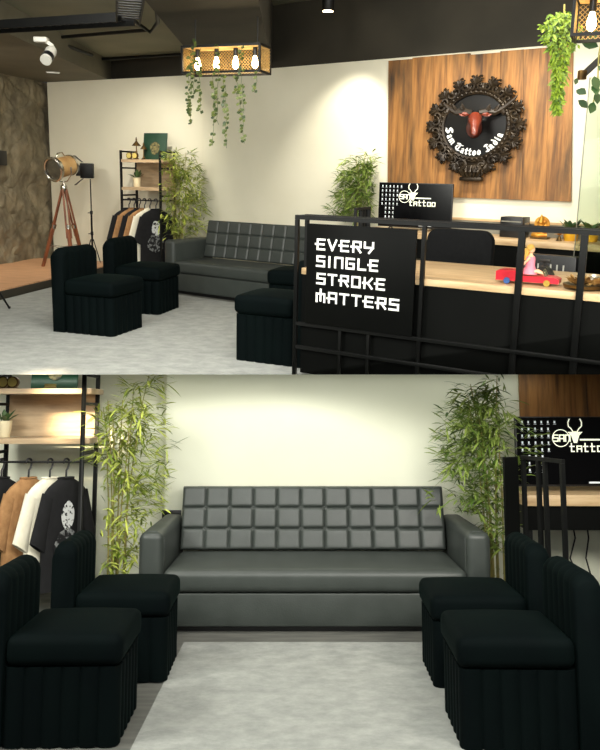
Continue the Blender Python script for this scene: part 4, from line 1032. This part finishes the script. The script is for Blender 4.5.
for px_, py_, s_ in ((581, 42, .07), (598, 30, .06), (598, 66, .05), (594, 76, .06), (594, 84, .055), (597, 92, .05), (594, 102, .055), (576, 90, .055), (578, 100, .05), (577, 78, .03)):
    c = A.dp(px_, py_, 4.85)-vp; m.leaf(c, (rd.uniform(-.9, .6), -.3, rd.uniform(-.8, -.1)), s_*1.5, s_, (0, -1, .2), fold=.2, droop=.1)
m.build('foliage', 'dark_leaf', t, sharp=False)
p0, p1 = A.dp(612, 48, 6.6), A.dp(582, 76, 6.6); t = thing('shelf_bracket', 'brown diagonal bracket at the right edge above the glass', 'bracket', p1)
m = MB(); m.bar((0, 0, 0), p0-p1, .03, .05); m.build('strut', 'pot_dark', t); m = MB(); m.box((-.03, -.03, -.03), (.03, .03, .045), .004); m.build('end_cap', 'brass_dark', t)
# ------------------------------------------------------------------ ceiling fittings
def ceil_spot(label, px, py, z):
    p = A.hz(px, py, z); t = thing('ceiling_spotlight', label, 'lamp', p, 0, 'black ceiling spotlights')
    m = MB(); m.lathe([(.055, .0), (.06, .006), (.06, .20), (.03, .205)], n=20); m.build('housing', 'black_metal', t)
    m = MB(); m.lathe([(.05, -.004), (.05, -.001), (.004, -.001)], n=20); m.build('lens', 'bulb', t)
    m = MB(); m.tube([(0, 0, .205), (0, 0, HC-z-.002)], .012, 8); m.build('stem', 'black_metal', t)
ceil_spot('black cylinder spotlight below the dark ceiling beam, top left', 160, 11, 2.98)
ceil_spot('small black cylinder spotlight at the top middle of the ceiling', 328, 11, 3.0)
# white track spot
j0, j1 = A.dp(42, 40, 6.6), A.dp(53, 46, 6.6); t = thing('white_spotlight', 'white and black adjustable spotlight under the ceiling at upper left', 'lamp', j0)
O = lambda p: p-j0
m = MB(); m.box((-.06, -.04, -.02), (.05, .04, .02), .006); m.build('mount', 'white_plastic', t)
m = MB(); m.bar((.02, 0, .0), O(j1), .028); m.bar(O(j1), O(A.dp(53.5, 55, 6.6)), .022); m.build('arm', 'white_plastic', t)
ax = (O(A.dp(44.5, 62, 6.45))-O(A.dp(52, 50, 6.6))).normalized(); a0 = O(A.dp(52, 50, 6.6))
m = MB(); m.tube([a0, a0+ax*.02, a0+ax*.09], [.04, .047, .047], 16); hd = m.build('lamp_head', 'white_plastic', t)
m = MB(); m.tube([a0+ax*.0905, a0+ax*.14], .048, 16); m.build('black_band', 'black_plastic', hd)
m = MB(); m.tube([a0+ax*.1405, a0+ax*.165], .046, 16); m.build('rim', 'white_plastic', hd)
p = A.hz(53, 72, H-.004); t = thing('soffit_light', 'thin white strip light on the soffit at upper left', 'lamp', p, R_(20))
m = MB(); m.box((-.09, -.04, -.01), (.09, .04, 0.002), .003); m.build('plate', 'white_plastic', t); m = MB(); m.box((-.08, -.03, -.012), (.08, .03, -.0105)); m.build('diffuser', 'white_letter', t)
def pipe(label, pts, r, z=2.94):
    m = MB(); m.tube([A.hz(x, y, z) for x, y in pts], r, 8); o = m.build('ceiling_conduit', 'black_metal'); tag(o, label, 'pipe', 'ceiling conduits')
pipe('black conduit running level under the ceiling beside the beam', ((62, 37), (147, 30)), .02)
pipe('black conduit nearest the back wall on the ceiling', ((86, 60), (186, 54)), .02)
pipe('diagonal black conduit above the white spotlight', ((14, 24), (40, 36), (92, 55)), .022, 2.88)
pipe('bent black conduit against the dark beam', ((134, 21), (150, 32), (158, 22), (156, 6)), .02, 2.9)
ca, cb, cc = A.hz(-20, 28, 2.6), A.hz(128, 19, 2.6), A.hz(131, -8, 2.6)
t = thing('cable_tray', 'dark perforated cable tray crossing the ceiling at upper left', 'cable tray', ca)
for (a, b) in ((ca, cb), (cb, cc)):
    a, b = a-ca, b-ca; dd = (b-a).normalized(); n = V((-dd.y, dd.x, 0))*.09
    for s_ in (-1, 1): m = MB(); m.bar(a+n*s_, b+n*s_, .012, .07); m.build('side_wall', 'black_metal', t)
    k = int((b-a).length/.09); m = MB()
    for i in range(k): c = a+dd*(.09*i+.04); m.bar(c-n, c+n, .045, .006)
    m.build('perforated_base', 'black_metal', t)
# ------------------------------------------------------------------ lights
def lamp(name, kind, room, loc, target, power, color=(1, .95, .84), **kw):
    l = D.lights.new(name, kind); l.energy = power; l.color = color
    for k, v in kw.items(): setattr(l, k, v)
    o = D.objects.new(name, l); COL.objects.link(o); loc = V(loc); target = V(target)
    o.matrix_world = room.M @ (Matrix.Translation(loc) @ (target-loc).to_track_quat('-Z', 'Y').to_matrix().to_4x4())
    return o
def wash(px, off, z, tz, power, size=60, blend=.8, color=(1, .93, .8), seg=None):
    a, b = seg or (K2, K3); p = A.pl(px, 120, a, b, off); w = A.pl(px, 120, a, b, .0)
    lamp('wall_spot', 'SPOT', A, (p.x, p.y, z), (w.x, w.y, tz), power, color, spot_size=R_(size), spot_blend=blend, shadow_soft_size=.03)
WARM = (1, .93, .78)
wash(262, .8, 3.0, 1.4, 190); wash(345, .8, 3.0, 1.7, 130)
wash(425, 1.1, 3.0, 1.7, 75, size=75); wash(500, 1.1, 3.0, 1.7, 85, size=75); wash(560, 1.1, 3.0, 1.5, 65, size=75)
wash(75, 1.3, 2.9, 1.0, 130, size=90, blend=1, seg=(K0, K1)); wash(140, 1.3, 2.9, 1.0, 110, size=90, blend=1, seg=(K1, K2))
lamp('room_fill', 'AREA', A, (-1.6, 5.0, 3.3), (-1.6, 9.0, 1.0), 200, (1, .97, .9), shape='RECTANGLE', size=2.5, size_y=1.2)
lamp('room_fill', 'AREA', A, (1.6, 4.6, 3.2), (1.4, 7.4, .6), 45, (1, .95, .84), shape='RECTANGLE', size=1.5, size_y=1.0)
q = K0f+d*1.6+nr*.5
lamp('wall_spot', 'SPOT', A, (q.x, q.y, 2.6), (q.x-nr.x*.45, q.y-nr.y*.45, .8), 35, WARM, spot_size=R_(90), spot_blend=.8, shadow_soft_size=.03)
lamp('shelf_light', 'SPOT', A, SHA @ V((.75, -.9, 2.6)), SHA @ V((.48, .36, 1.3)), 40, (1, .86, .62), spot_size=R_(30), spot_blend=.7, shadow_soft_size=.02)
lamp('ceiling_light', 'AREA', B, (0, 1.5, 3.0), (0, 4.9, .5), 108, (1, 1, .93), shape='RECTANGLE', size=2.4, size_y=1.0)
lamp('room_fill', 'AREA', A, (-4.2, 8.2, 2.66), (-4.4, 10.5, .8), 40, (1, .95, .84), shape='RECTANGLE', size=.9, size_y=.5)  # added soft lamp, brightens the corner with the timber ledge
lamp('ceiling_light', 'AREA', B, (-2.6, 2.6, 2.6), (-.8, 5.4, .7), 75, (1, 1, .90), shape='RECTANGLE', size=1.2, size_y=1.0)
lamp('room_fill', 'AREA', B, (0, -.8, 1.9), (0, 5.5, .9), 24, (1, 1, .93), shape='RECTANGLE', size=3.0, size_y=1.2)  # added frontal fill behind the camera, not a fitting of the room
lamp('room_fill', 'AREA', B, (1.7, 2.2, 2.3), (2.1, 6, 1.5), 65, (1, .96, .86), shape='RECTANGLE', size=.8, size_y=.8)  # added out-of-view fill that lifts the dark wood panel
lamp('shelf_light', 'SPOT', B, (-2.1, 3.0, 2.5), (-1.72, 5.98, 1.30), 2300, (1, .80, .52), spot_size=R_(10), spot_blend=1, shadow_soft_size=.08)
sp = B.M.inverted() @ V((0, 5.82, EYE-.393)); sq = B.M.inverted() @ V((0, 6.0, -.2))
lamp('wall_top_fill', 'AREA', B, (sp.x, sp.y, sp.z), (sq.x, sq.y, sq.z), 5, (1, 1, .9), shape='RECTANGLE', size=5.4, size_y=.012)  # added strip hidden under the upper floor, brightens the top of the wall
wd = D.worlds.new('World'); SC.world = wd; wd.use_nodes = True
wd.node_tree.nodes['Background'].inputs[0].default_value = (1, .97, .9, 1); wd.node_tree.nodes['Background'].inputs[1].default_value = .05
# ------------------------------------------------------------------ stand each room in place, end both at the seam between the views
bpy.context.view_layer.update()
for n, r in ROOM.items():
    o = D.objects[n]
    loc = o.location.copy(); o.matrix_world = r.M @ (Matrix.Translation(loc) @ o.rotation_euler.to_matrix().to_4x4() @ Matrix.Diagonal((*o.scale, 1)))
bpy.context.view_layer.update()
SL = (P-374.5)/F
def root(o):
    while o.parent: o = o.parent
    return o
for o in [o for o in D.objects if o.type == 'MESH']:
    up = ROOM[root(o).name] is A; mw = o.matrix_world
    g = lambda c: (lambda w: w.z-EYE-SL*w.y)(mw @ V(c))
    s_ = 1 if up else -1
    if all(g(c)*s_ > 0 for c in o.bound_box): continue
    if o.data.users > 1: o.data = o.data.copy()
    bm = bmesh.new(); bm.from_mesh(o.data)
    im = mw.inverted(); co = im @ V((0, 0, EYE)); no = (mw.to_3x3().transposed() @ V((0, -SL, 1))).normalized()
    res = bmesh.ops.bisect_plane(bm, geom=bm.verts[:]+bm.edges[:]+bm.faces[:], plane_co=co, plane_no=no*s_, clear_inner=True, dist=1e-6)
    ed = [e for e in res['geom_cut'] if isinstance(e, bmesh.types.BMEdge)]
    if ed:
        try: bmesh.ops.holes_fill(bm, edges=ed)
        except Exception: pass
    bm.to_mesh(o.data); bm.free()
    if not o.data.polygons: D.objects.remove(o)
